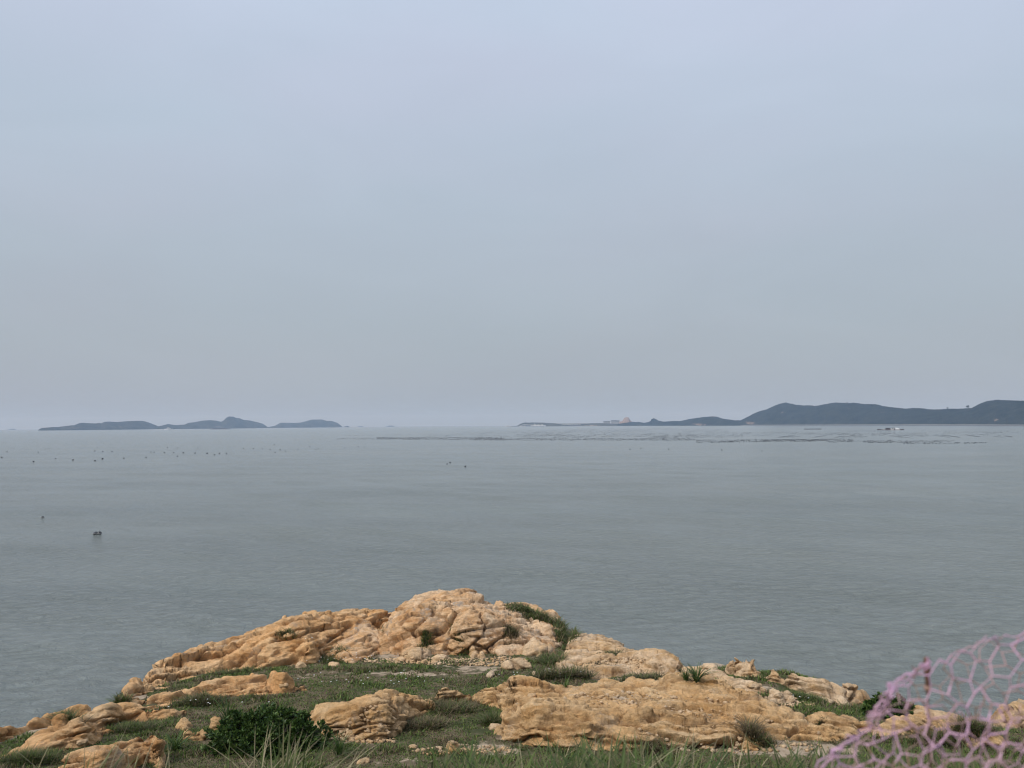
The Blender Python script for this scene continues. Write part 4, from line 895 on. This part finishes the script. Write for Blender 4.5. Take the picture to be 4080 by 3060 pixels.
def pick(n, pal, rg, jit=.18): return pal[rg.integers(len(pal), size=n)] * (1 + jit * rg.normal(size=(n, 1))).clip(.5, 1.6)

rg = np.random.default_rng(21)
# short turf over all soil that is not rock or bare sand
n0 = 900000
Yv = 12.5 * (36 / 12.5) ** rg.random(n0); Xv = (rg.random(n0) - .5) * 2 * (Yv * 0.74 + 1.0)
cov = sample(ROCKCOV, Xv, Yv); sdv = sample(sand, Xv, Yv); ls = sample(lsd, Xv, Yv)
patch = fbm(Xv * .45, Yv * .45, 4, 301); fine = fbm(Xv * 1.7, Yv * 1.7, 3, 305)
keep = (cov < -0.02) & (ls > .1) & (sdv + 0.55 * fine < 0.42) & (patch + .6 * fine > -0.62)
idx = np.where(keep)[0]; idx = idx[:260000]
X, Y, pt, fn = Xv[idx], Yv[idx], patch[idx], fine[idx]; n = len(idx)
Zb = sample(G, X, Y)
tus = np.clip(fbm(X * 1.1, Y * 1.1, 3, 311) * 2.2 + .2, 0, 1)
Lb = (0.05 + 0.13 * tus * (0.6 + pt.clip(-.4, .6))) * rg.uniform(.6, 1.4, n)
dry = rg.random(n) < (0.31 + 1.1 * fbm(X * .8 + 50, Y * .8, 3, 320)).clip(.08, .85)
col = np.where(dry[:, None], pick(n, DRY, rg) * .95, pick(n, GREEN, rg) * 1.75)
V, F, C = blades(np.stack([X, Y, Zb], -1), Lb, 0.0016 * Y * rg.uniform(.6, 1.2, n), rg.random(n) * 6.28, rg.uniform(.2, 1.1, n), col, 1)
turf = np_mesh('grass', V, F, m_blade, False, C); tag(turf, 'short mixed green and dry grass covering the hollows of the headland', kind='stuff')

def patch_pts(px, py, rx, ry, n, rg):
    q = hit(px, py, Hf); a = rx / FPX * q[1]; b_ = ry / FPX * q[1] / max(.2, (EYE[2] - q[2]) / q[1]) * .8
    r = np.sqrt(rg.random(n)); t = rg.random(n) * 6.28; x = q[0] + a * r * np.cos(t); y = q[1] + b_ * r * np.sin(t)
    return np.stack([x, y, sample(H, x, y)], -1)
# weeds growing out of rock clefts: each patch a plant of its own
WEEDS = [(2080, 2428, 100, 24, .24, .3, 'green weeds on the top right of the knoll'), (2168, 2462, 40, 24, .30, .35, 'bushy dark tuft at the right shoulder of the knoll'), (2255, 2545, 52, 75, .34, .3, 'dark green creeper in the gully right of the knoll'),
         (1545, 2505, 42, 26, .22, .15, 'green weed patch in the cleft left of the knoll'), (1694, 2556, 30, 14, .24, .25, 'grass tuft on the low ledge of the knoll'), (1835, 2538, 50, 16, .20, .25, 'green weeds under the knoll face'),
         (2037, 2552, 34, 28, .34, .75, 'dry drooping tuft in the hollow of the tan block'), (2440, 2612, 75, 22, .18, .4, 'dark weed strip on the pale slope'), (2375, 2650, 90, 22, .14, .9, 'brown dried weeds on the pale slope'),
         (1135, 2524, 50, 7, .2, .35, 'thin weed line along a crack of the long slab'), (735, 2742, 80, 10, .2, .4, 'weeds in the groove below the long slab, lower end'), (935, 2684, 130, 12, .24, .4, 'grass strip in the groove between long slab and boulder'),
         (470, 2798, 60, 14, .3, .3, 'green tuft at the lower end of the long slab'), (1720, 2600, 60, 10, .16, .4, 'low weeds before the whitish ledge'), (2200, 2640, 60, 40, .36, .4, 'tall grass beside the cream boulder'), (1340, 2620, 70, 30, .28, .25, 'leafy weeds where slab and knoll meet'),
         (2240, 2700, 150, 16, .42, .55, 'tall half dry grass behind the front right slab'), (2580, 2712, 120, 14, .3, .6, 'dry grass behind the front right slab near the hump'), (1960, 2880, 50, 24, .34, .35, 'bright green grass tuft against the front right slab'),
         (1800, 2830, 140, 40, .30, .6, 'mixed dry grass in the gap between the two front rocks'), (1700, 2890, 110, 30, .26, .8, 'brown dry grass below the gap of the front rocks'), (800, 2800, 130, 24, .30, .5, 'shaggy grass below the left outcrop'), (250, 2860, 110, 14, .3, .3, 'grass between the two lower left ridges'), (540, 2910, 120, 24, .26, .3, 'grass behind the angular boulder'),
         (120, 3030, 150, 24, .3, .3, 'dark grass in the bottom left corner'), (2990, 2925, 32, 26, .42, .85, 'dry brown tuft on the front right slab edge'), (3050, 2960, 70, 14, .25, .6, 'sparse weeds below the dry brown tuft'), (3180, 2780, 150, 24, .22, .2, 'green grass filling the dip on the right'), (3430, 2830, 110, 18, .24, .25, 'green grass beside the dark right shrub'),
         (3800, 2960, 200, 26, .4, .5, 'mixed grass behind the netting'), (2600, 2995, 90, 14, .34, .85, 'brown dead weeds at the lower edge of the front right slab'), (3270, 2875, 30, 8, .12, .7, 'grey weed patch on the tan slab')]
for px, py, rx, ry, L_, dryf, lab in WEEDS:
    n = int(np.clip(rx * ry * 0.55, 260, 2600)); b0 = patch_pts(px, py, rx, ry, n, rg)
    cl = b0[rg.integers(n, size=max(6, n // 45))]; b0[:, :2] += (cl[rg.integers(len(cl), size=n)][:, :2] - b0[:, :2]) * .55; b0[:, 2] = sample(H, b0[:, 0], b0[:, 1])
    isd = rg.random(n) < dryf; col = np.where(isd[:, None], pick(n, DRY, rg), pick(n, GREEN, rg) * 1.35)
    V, F, C = blades(b0, L_ * rg.uniform(.35, 1.15, n), 0.0010 * b0[:, 1] * rg.uniform(.6, 1.2, n), rg.random(n) * 6.28, rg.uniform(.3, 1.7, n), col, 2, sink=.06)
    org = b0.mean(0); o = np_mesh('grass_tuft', V - org, F, m_blade, False, C); o.location = org; tag(o, lab, 'grass', 'tufts and weed patches on the headland')
# spiky tuft
def spiky(px, py, n, L_, wd, lab, pal):
    q = patch_pts(px, py, 6, 3, n, rg); V, F, C = blades(q, L_ * rg.uniform(.6, 1.2, n), wd * rg.uniform(.7, 1.2, n), rg.random(n) * 6.28, rg.uniform(.15, 1.3, n), pick(n, pal, rg), 4, 1.0, .06)
    org = q.mean(0); o = np_mesh('spiky_grass', V - org, F, m_blade, False, C); o.location = org; tag(o, lab, 'grass', 'spiky long leaved grass clumps')
G2 = np.array([(0.075, 0.125, 0.03), (0.055, 0.095, 0.03), (0.10, 0.15, 0.045)])
spiky(2775, 2715, 80, .55, .028, 'spiky green clump behind the front right slab', G2); spiky(2735, 2712, 50, .42, .025, 'smaller spiky clump left of the larger one by the slab', G2)
spiky(2250, 2745, 14, .45, .03, 'single thin green shoot on the front right slab', G2); spiky(905, 2905, 40, .9, .035, 'spiky green clump left of the dark shrub', G2); spiky(700, 2990, 60, .5, .03, 'spiky green clump right of the angular boulder', G2)
spiky(1350, 3010, 50, .55, .03, 'spiky green clump right of the dark shrub', G2)

# dense dark shrubs
def shrub(px, py, w_, d_, h_, nleaf, lab, lf=.10):
    q = hit(px, py, Hf); o = empty('shrub', (q[0], q[1], float(sample(H, np.array([q[0]]), np.array([q[1]]))[0]))); tag(o, lab, 'shrub', 'dense dark green shrubs')
    rs = np.random.default_rng(int(px)); bm = bmesh.new()
    tips = []
    for i in range(46):
        a = rs.random() * 6.28; r = math.sqrt(rs.random()); ex = r * math.cos(a) * w_ * .48; ey = r * math.sin(a) * d_ * .48; ez = h_ * (0.25 + .7 * math.sqrt(max(0, 1 - r * r)) * rs.uniform(.75, 1.05))
        tips.append((ex, ey, ez)); p0 = Vector((ex * .15, ey * .15, -.05)); p1 = Vector((ex, ey, ez)); u_ = (p1 - p0).normalized(); sd1 = u_.cross(Vector((0, 0, 1))).normalized() * .012; sd2 = u_.cross(sd1).normalized() * .012
        a_ = [bm.verts.new(p0 + v_) for v_ in (sd1, sd2, -sd1, -sd2)]; b_ = [bm.verts.new(p1 + v_ * .4) for v_ in (sd1, sd2, -sd1, -sd2)]
        for k in range(4): bm.faces.new((a_[k], a_[(k + 1) % 4], b_[(k + 1) % 4], b_[k]))
    bm_obj('stem', bm, m_wood, o)
    # leaf whorls spread through the outer half of the mound
    nw = nleaf // 9; th = rs.random(nw) * 6.28; ct = rs.random(nw); rad = .62 + .38 * rs.random(nw) ** .5
    lump = .95 + .55 * fbm(np.cos(th) * 2.2 + 5, np.sin(th) * 2.2 + ct * 3, 3, 400)
    sx = np.sqrt(1 - ct ** 2); c = np.stack([w_ / 2 * sx * np.cos(th) * rad * lump, d_ / 2 * sx * np.sin(th) * rad * lump, h_ * (ct * rad * lump * .95) + .03], -1)
    c[:, 2] *= 1 + .55 * fbm(c[:, 0] * 2.2, c[:, 1] * 2.2, 3, 410); hole = fbm(c[:, 0] * 3.1 + 7, c[:, 1] * 3.1 + 2.5 * c[:, 2], 3, 420) > -.22; c = c[hole]
    outv = c / np.array([w_ / 2, d_ / 2, h_]); outv[:, 2] += .5; outv /= np.linalg.norm(outv, axis=1)[:, None]
    c = np.repeat(c, 9, 0); ov_ = np.repeat(outv, 9, 0); m = len(c)
    rd = rs.normal(size=(m, 3)); ld = ov_ * .75 + rd * .62; ld /= np.linalg.norm(ld, axis=1)[:, None]
    sdv_ = np.cross(ld, rs.normal(size=(m, 3))); sdv_ /= np.linalg.norm(sdv_, axis=1)[:, None]; L2 = lf * rs.uniform(.7, 1.3, m)[:, None]
    V = np.stack([c, c + ld * L2 * .55 + sdv_ * L2 * .24, c + ld * L2, c + ld * L2 * .55 - sdv_ * L2 * .24], 1).reshape(-1, 3)
    F = np.arange(4 * m).reshape(-1, 4); cc = pick(m, np.array([(0.046, 0.088, 0.020), (0.066, 0.118, 0.028), (0.028, 0.058, 0.015), (0.105, 0.155, 0.040)]), rs)
    np_mesh('foliage', V, F, m_leaf, False, np.repeat(cc, 4, 0), o)
shrub(1065, 2985, 2.75, 1.5, .78, 22000, 'large dark green shrub in the lower left, overgrown by pale grass')
shrub(3545, 2862, 1.35, .9, .50, 12000, 'dark green shrub on the right rim seen through the netting')

# tall grass on the near bank, tips reaching into the picture
def bank(n, pxr, Yr, Lr, pal, wd, seg=4, lean=(.15, .9), clump=28):
    Y = rg.uniform(*Yr, n); px = rg.uniform(*pxr, n); cp = rg.uniform(*pxr, clump); px = px + (cp[rg.integers(clump, size=n)] - px) * .55
    X = (px - IMW / 2) / FPX * Y; Z = sample(G, X, Y)
    return blades(np.stack([X, Y, Z], -1), rg.uniform(*Lr, n), wd * rg.uniform(.6, 1.25, n), rg.normal(.4, 1.3, n), rg.uniform(*lean, n), pick(n, pal, rg), seg, .9)
GB = np.array([(0.070, 0.108, 0.026), (0.092, 0.135, 0.034), (0.050, 0.080, 0.022), (0.115, 0.140, 0.045), (0.16, 0.15, 0.07)])
parts = [bank(620, (2000, 2850), (4.7, 5.9), (.30, .54), GB, .018, lean=(.3, 1.5), clump=16), bank(330, (2850, 3650), (4.5, 5.8), (.32, .55), GB, .017, lean=(.2, 1.3), clump=12), bank(200, (1600, 2050), (4.7, 5.8), (.32, .55), GB, .017, lean=(.2, 1.3), clump=8),
         bank(220, (3300, 4300), (4.5, 5.6), (.32, .58), GB, .016, lean=(.2, 1.3), clump=14), bank(70, (850, 1350), (5.2, 6.6), (.42, .70), GB, .016, clump=9), bank(40, (200, 800), (5.0, 6.2), (.36, .58), GB, .016, clump=7),
         bank(90, (1650, 3600), (4.8, 6.0), (.36, .60), PALE, .008, lean=(.4, 1.4), clump=50), bank(60, (850, 1380), (5.2, 6.4), (.38, .62), PALE, .010, lean=(.3, 1.6), clump=26), bank(25, (100, 800), (5.2, 6.4), (.45, .7), PALE, .009)]
off = 0; VV = []; FF = []; CC = []
for V, F, C in parts: VV.append(V); FF.append(F + off); CC.append(C); off += len(V)
o = np_mesh('tall_grass', np.concatenate(VV), np.concatenate(FF), m_blade, False, np.concatenate(CC)); tag(o, 'tall green and straw coloured grass on the near bank along the bottom', kind='stuff')

# loose stones, gravel, small white flowers
def stone_mesh(seed):
    bm = bmesh.new(); bmesh.ops.create_icosphere(bm, subdivisions=2, radius=.5); r_ = random.Random(seed)
    for v in bm.verts:
        k = 1 + .35 * math.sin(v.co.x * 5 + seed) * math.sin(v.co.y * 4.3 + 2 * seed) + r_.uniform(-.08, .08); v.co = Vector((v.co.x * k * 1.15, v.co.y * k, v.co.z * k * .72))
    me = bpy.data.meshes.new('loose_stone'); bm.to_mesh(me); bm.free(); me.materials.append(m_rock_pale); return me
SM = [stone_mesh(i) for i in range(5)]
STN = [(1447, 3043, .22, 'pale stone in the bottom grass, left of centre'), (1393, 2937, .26, 'white stone at the foot of the front centre outcrop'), (1410, 2946, .16, 'small stone touching the white stone by the centre outcrop'), (1953, 2695, .3, 'pale stone in the grass between the knoll and front slab'), (1757, 2628, .4, 'larger pale stone on gravel before the knoll'),
       (1330, 2655, .3, 'stone in the weeds at the right end of the long slab'), (1200, 2660, .34, 'flat stone beside the rounded left boulder'), (1975, 2905, .3, 'white flat stone at the left edge of the front right slab'), (2120, 2776, .18, 'white stone lying on the front right slab'), (1643, 2980, .16, 'tiny pale stone in the lower centre grass'),
       (3090, 2770, .3, 'stone beside the broken rock in the right dip'), (3150, 2790, .22, 'small stone right of the broken rock in the dip'), (2990, 2735, .3, 'stone below the tan hump on the right'), (2830, 2665, .35, 'stone on the pale rock heap'), (1600, 2632, .26, 'stone left on the gravel before the knoll'), (1690, 2640, .22, 'small stone on the gravel below the whitish ledge'),
       (2130, 2690, .2, 'small stone in the tall grass behind the front slab'), (2480, 2790, .16, 'small stone in the middle of the front right slab'), (2590, 2850, .14, 'smaller stone low on the front right slab'), (330, 2960, .2, 'stone beside the lower left ridge'), (1130, 2735, .2, 'stone below the rounded left boulder'), (900, 2960, .18, 'stone in the grass left under the dark shrub')]
for i, (px, py, sz, lab) in enumerate(STN):
    q = hit(px, py, Hf); o = bpy.data.objects.new('loose_stone', SM[i % 5]); COL.objects.link(o); o.location = (q[0], q[1], q[2] + sz * .15); o.scale = (sz, sz, sz); o.rotation_euler = (0, 0, i * 1.7); tag(o, lab, 'stone', 'loose stones on the headland')
gv = []; ico = bmesh.new(); bmesh.ops.create_icosphere(ico, subdivisions=1, radius=.5); iv = np.array([v.co[:] for v in ico.verts]); iF = np.array([[v.index for v in f.verts] for f in ico.faces]); ico.free()
for px, py, rx, ry, n in ((1900, 2640, 200, 28, 420), (1640, 2620, 200, 20, 300), (2400, 2655, 170, 30, 420), (1450, 2938, 130, 22, 160), (2350, 2780, 350, 40, 200), (3120, 2770, 120, 30, 160), (2850, 2830, 250, 60, 160), (2900, 2960, 400, 30, 200), (1850, 2990, 200, 30, 160)): gv.append(patch_pts(px, py, rx, ry, n, rg))
gv = np.concatenate(gv); n = len(gv); sc = 0.035 + 0.10 * rg.random(n) ** 3; jit = iv[None] * (1 + .35 * rg.normal(size=(n, len(iv), 1)).clip(-1, 1)) * sc[:, None, None] * np.array([1.1, 1, .7])
V = jit + gv[:, None, :] + np.array([0, 0, .02]); F = (iF[None] + len(iv) * np.arange(n)[:, None, None]).reshape(-1, 3)
o = np_mesh('gravel', V.reshape(-1, 3), F, m_rock_pale, False); tag(o, 'pale rock chips scattered on the bare patches', kind='stuff')
fl = np.concatenate([patch_pts(px, py, rx, ry, k_, rg) for px, py, rx, ry, k_ in ((1500, 2720, 350, 50, 22), (2150, 2700, 200, 25, 12), (1350, 2640, 160, 25, 22), (3150, 2790, 120, 25, 6), (900, 2830, 250, 40, 8))]); n = len(fl)
pent = np.array([(math.cos(a), math.sin(a), .25) for a in np.linspace(0, 6.28, 7)[:-1]] + [(0, 0, 0)]); V = pent[None] * .022 + fl[:, None, :] + np.array([0, 0, .16]); F = np.array([(i, (i + 1) % 6, 6) for i in range(6)])
o = np_mesh('flowers', V.reshape(-1, 3), (F[None] + 7 * np.arange(n)[:, None, None]).reshape(-1, 3), m_white, False); tag(o, 'tiny white flowers dotted in the short grass', kind='stuff')

# ------------------------------------------------------------------ netting and stake in front
m_net, N, L, b = new_mat('faded_pink_cord'); p = pos(N)
c = n_mix(N, L, n_range(N, L, n_noise(N, L, p, 9.0, 4, .6), .38, .62), (0.62, 0.38, 0.55), (0.57, 0.35, 0.40)); c = n_mix(N, L, n_range(N, L, n_noise(N, L, p, 26.0, 4, .6), .53, .64), c, (0.26, 0.16, 0.11))
L.new(c, b.inputs['Base Color']); b.inputs['Roughness'].default_value = .7
m_net2, N, L, b = new_mat('rusty_pink_wire'); p = pos(N)
c = n_mix(N, L, n_range(N, L, n_noise(N, L, p, 12.0, 4, .6), .4, .6), (0.48, 0.31, 0.32), (0.27, 0.165, 0.11)); L.new(c, b.inputs['Base Color']); b.inputs['Roughness'].default_value = .8
def tubes(segs, rad, sides=6):
    """segs (n,2,3)"""
    a = segs[:, 0]; d = segs[:, 1] - a; ln = np.linalg.norm(d, axis=1)[:, None] + 1e-9; d = d / ln
    ref = np.where(np.abs(d[:, 1:2]) < .9, np.array([[0, 1, 0]]), np.array([[1, 0, 0]])); s1 = np.cross(d, ref); s1 /= np.linalg.norm(s1, axis=1)[:, None]; s2 = np.cross(d, s1)
    t = np.linspace(0, 2 * np.pi, sides + 1)[:-1]; ring = np.cos(t)[None, :, None] * s1[:, None, :] + np.sin(t)[None, :, None] * s2[:, None, :]
    r = np.broadcast_to(np.asarray(rad, float), (len(a),))[:, None, None]; rings = []
    for f, k in ((0, .8), (.25, 1.15), (.6, .85), (1, 1.05)): rings.append((a + (segs[:, 1] - a) * f)[:, None, :] + ring * r * k)
    V = np.stack(rings, 1).reshape(-1, 3); m = 4 * sides; f = []
    for q_ in range(3):
        for k in range(sides): f.append((q_ * sides + k, q_ * sides + (k + 1) % sides, (q_ + 1) * sides + (k + 1) % sides, (q_ + 1) * sides + k))
    return V, (np.array(f)[None] + m * np.arange(len(a))[:, None, None]).reshape(-1, 4)
NETPX = [(3240, 3100), (3320, 2985), (3450, 2895), (3505, 2800), (3560, 2722), (3660, 2660), (3745, 2640), (3830, 2588), (3960, 2546), (4080, 2522), (4500, 2450), (5200, 2500), (5300, 4600), (3000, 4600), (3080, 3500)]
def net_layer(Y0, cell, rot, shear, wob, seed, inset):
    rs = np.random.default_rng(seed); poly = [at(px, py, 1.7)[[0, 2]] for px, py in NETPX]
    X0, X1, Z0, Z1 = .45, 1.95, 18.2, 19.8; segs = []; c_ = math.cos(rot); s_ = math.sin(rot)
    w_ = cell; h_ = cell * 1.02; pts_ = {}
    def P(i, j): # honeycomb vertices as brick lattice
        if (i, j) not in pts_:
            x = i * w_ * .5; z = j * h_ * .75 + (h_ * .25 if (i + j) % 2 == 0 else 0)
            x += rs.normal() * cell * .08; z += rs.normal() * cell * .07
            xr = c_ * x - s_ * z; zr = s_ * x + c_ * z + shear * xr; X = X0 + xr; Z = Z0 + zr - .25
            X += .05 * math.sin(3.1 * Z + seed) + .03 * math.sin(7 * X + 5 * Z); Z += .05 * math.sin(4.3 * X + seed * 2) - .03 * math.sin(9 * X)
            yy = Y0 + wob * math.sin(4.0 * X + 2.2 * Z + seed) + wob * .6 * math.sin(9 * Z - 5 * X) + rs.normal() * .008
            pts_[(i, j)] = (X, yy, Z)
        return pts_[(i, j)]
    for i in range(0, int(2.3 / (w_ * .5))):
        for j in range(-2, int(2.3 / (h_ * .75))):
            segs.append((P(i, j), P(i + 1, j)))
            if (i + j) % 2 == 0: segs.append((P(i, j), P(i, j + 1)))
    S_ = np.array(segs); mid = S_.mean(1); sc_ = (1.7 / mid[:, 1]); d = poly_sd(poly, mid[:, 0] * sc_, 20 + (mid[:, 2] - 20) * sc_); return S_[d > inset]
net = empty('wire_netting', (1.2, 1.75, 18.4)); tag(net, 'crumpled faded pink hexagonal netting in the bottom right corner', 'netting')
def net_part(name, segs, rad, mat):
    V, F = tubes(segs, rad); o = np_mesh(name, V - np.array([1.2, 1.75, 18.4]), F, mat, True, parent=net); return o
S1 = net_layer(1.70, .058, .28, .12, .035, 2, .0); net_part('mesh_panel', S1, np.random.default_rng(1).uniform(.0011, .0021, len(S1)), m_net)
S2 = net_layer(1.86, .060, -.2, .05, .05, 5, .0); net_part('mesh_panel', S2, np.random.default_rng(2).uniform(.0009, .0018, len(S2)), m_net2)
S3 = net_layer(1.76, .052, .75, -.1, .05, 8, .004); S3 = S3[S3.mean(1)[:, 2] < 19.42 - (S3.mean(1)[:, 0] - .7) * .12]; net_part('mesh_panel', S3, np.random.default_rng(3).uniform(.0009, .0018, len(S3)), m_net)
rs = np.random.default_rng(9); ed = []
path = [(3080, 3500), (3240, 3080), (3320, 2985), (3450, 2895), (3505, 2800), (3560, 2722), (3660, 2660), (3690, 2640)]
pp = np.array(path, float); tt = np.linspace(0, len(path) - 1, 46)
for st in range(3):
    xs = np.interp(tt, range(len(path)), pp[:, 0]) + rs.normal(size=46) * 14 + st * 9; ys = np.interp(tt, range(len(path)), pp[:, 1]) + rs.normal(size=46) * 9
    q = at(xs, ys, np.full(46, 1.69 + .012 * st)); ed.append(np.stack([q[:-1], q[1:]], 1))
ed = np.concatenate(ed); net_part('edge_cord', ed, rs.uniform(.0010, .0023, len(ed)), m_net)
path = [(3745, 2640), (3830, 2588), (3960, 2546), (4080, 2522), (4500, 2450)]; pp = np.array(path, float); tt = np.linspace(0, 4, 30)
q = at(np.interp(tt, range(5), pp[:, 0]), np.interp(tt, range(5), pp[:, 1]) + rs.normal(size=30) * 6, np.full(30, 1.70)); net_part('edge_cord', np.stack([q[:-1], q[1:]], 1), rs.uniform(.0009, .0018, 29), m_net)
# stake
tp = at(3692, 2632, 1.78); gz = float(sample(G, np.array([tp[0]]), np.array([tp[1]]))[0])
stk = empty('stake', (tp[0], tp[1], gz)); tag(stk, 'rusty steel stake with a cut top holding up the pink netting', 'stake')
hh = tp[2] - gz; bm = bmesh.new(); lathe(bm, [(.0018, -.25), (.0018, hh - .075), (.005, hh - .07), (.005, hh - .03), (.0075, hh - .026), (.0075, hh - .006), (.005, hh)], 10); bm_obj('rod', bm, m_rust, stk, True)
bm = bmesh.new(); lathe(bm, [(.006, hh - .002), (.007, hh + .004), (.003, hh + .008)], 10); bm_obj('cap', bm, m_rust, stk, True)
bm = bmesh.new(); lathe(bm, [(.0065, hh - .066), (.0085, hh - .062), (.0065, hh - .056)], 10); bm_obj('wire_tie', bm, m_net2, stk, True)

# ------------------------------------------------------------------ haze
bm = bmesh.new(); box(bm, -26000, 26000, -26000, 26000, -60, 320); hz = bm_obj('haze', bm, None); tag(hz, 'thin blue grey sea haze in the air', kind='stuff')
m = bpy.data.materials.new('sea_haze'); m.use_nodes = True; N = m.node_tree.nodes; L = m.node_tree.links
for n in list(N): N.remove(n)
mo = N.new('ShaderNodeOutputMaterial'); pv = N.new('ShaderNodeVolumePrincipled'); pv.inputs['Color'].default_value = (0.43, 0.60, 0.86, 1); pv.inputs['Density'].default_value = 0.000090; pv.inputs['Anisotropy'].default_value = 0.0
pv.inputs['Absorption Color'].default_value = (0.56, 0.36, 0.0, 1); L.new(pv.outputs[0], mo.inputs['Volume']); hz.data.materials.append(m)
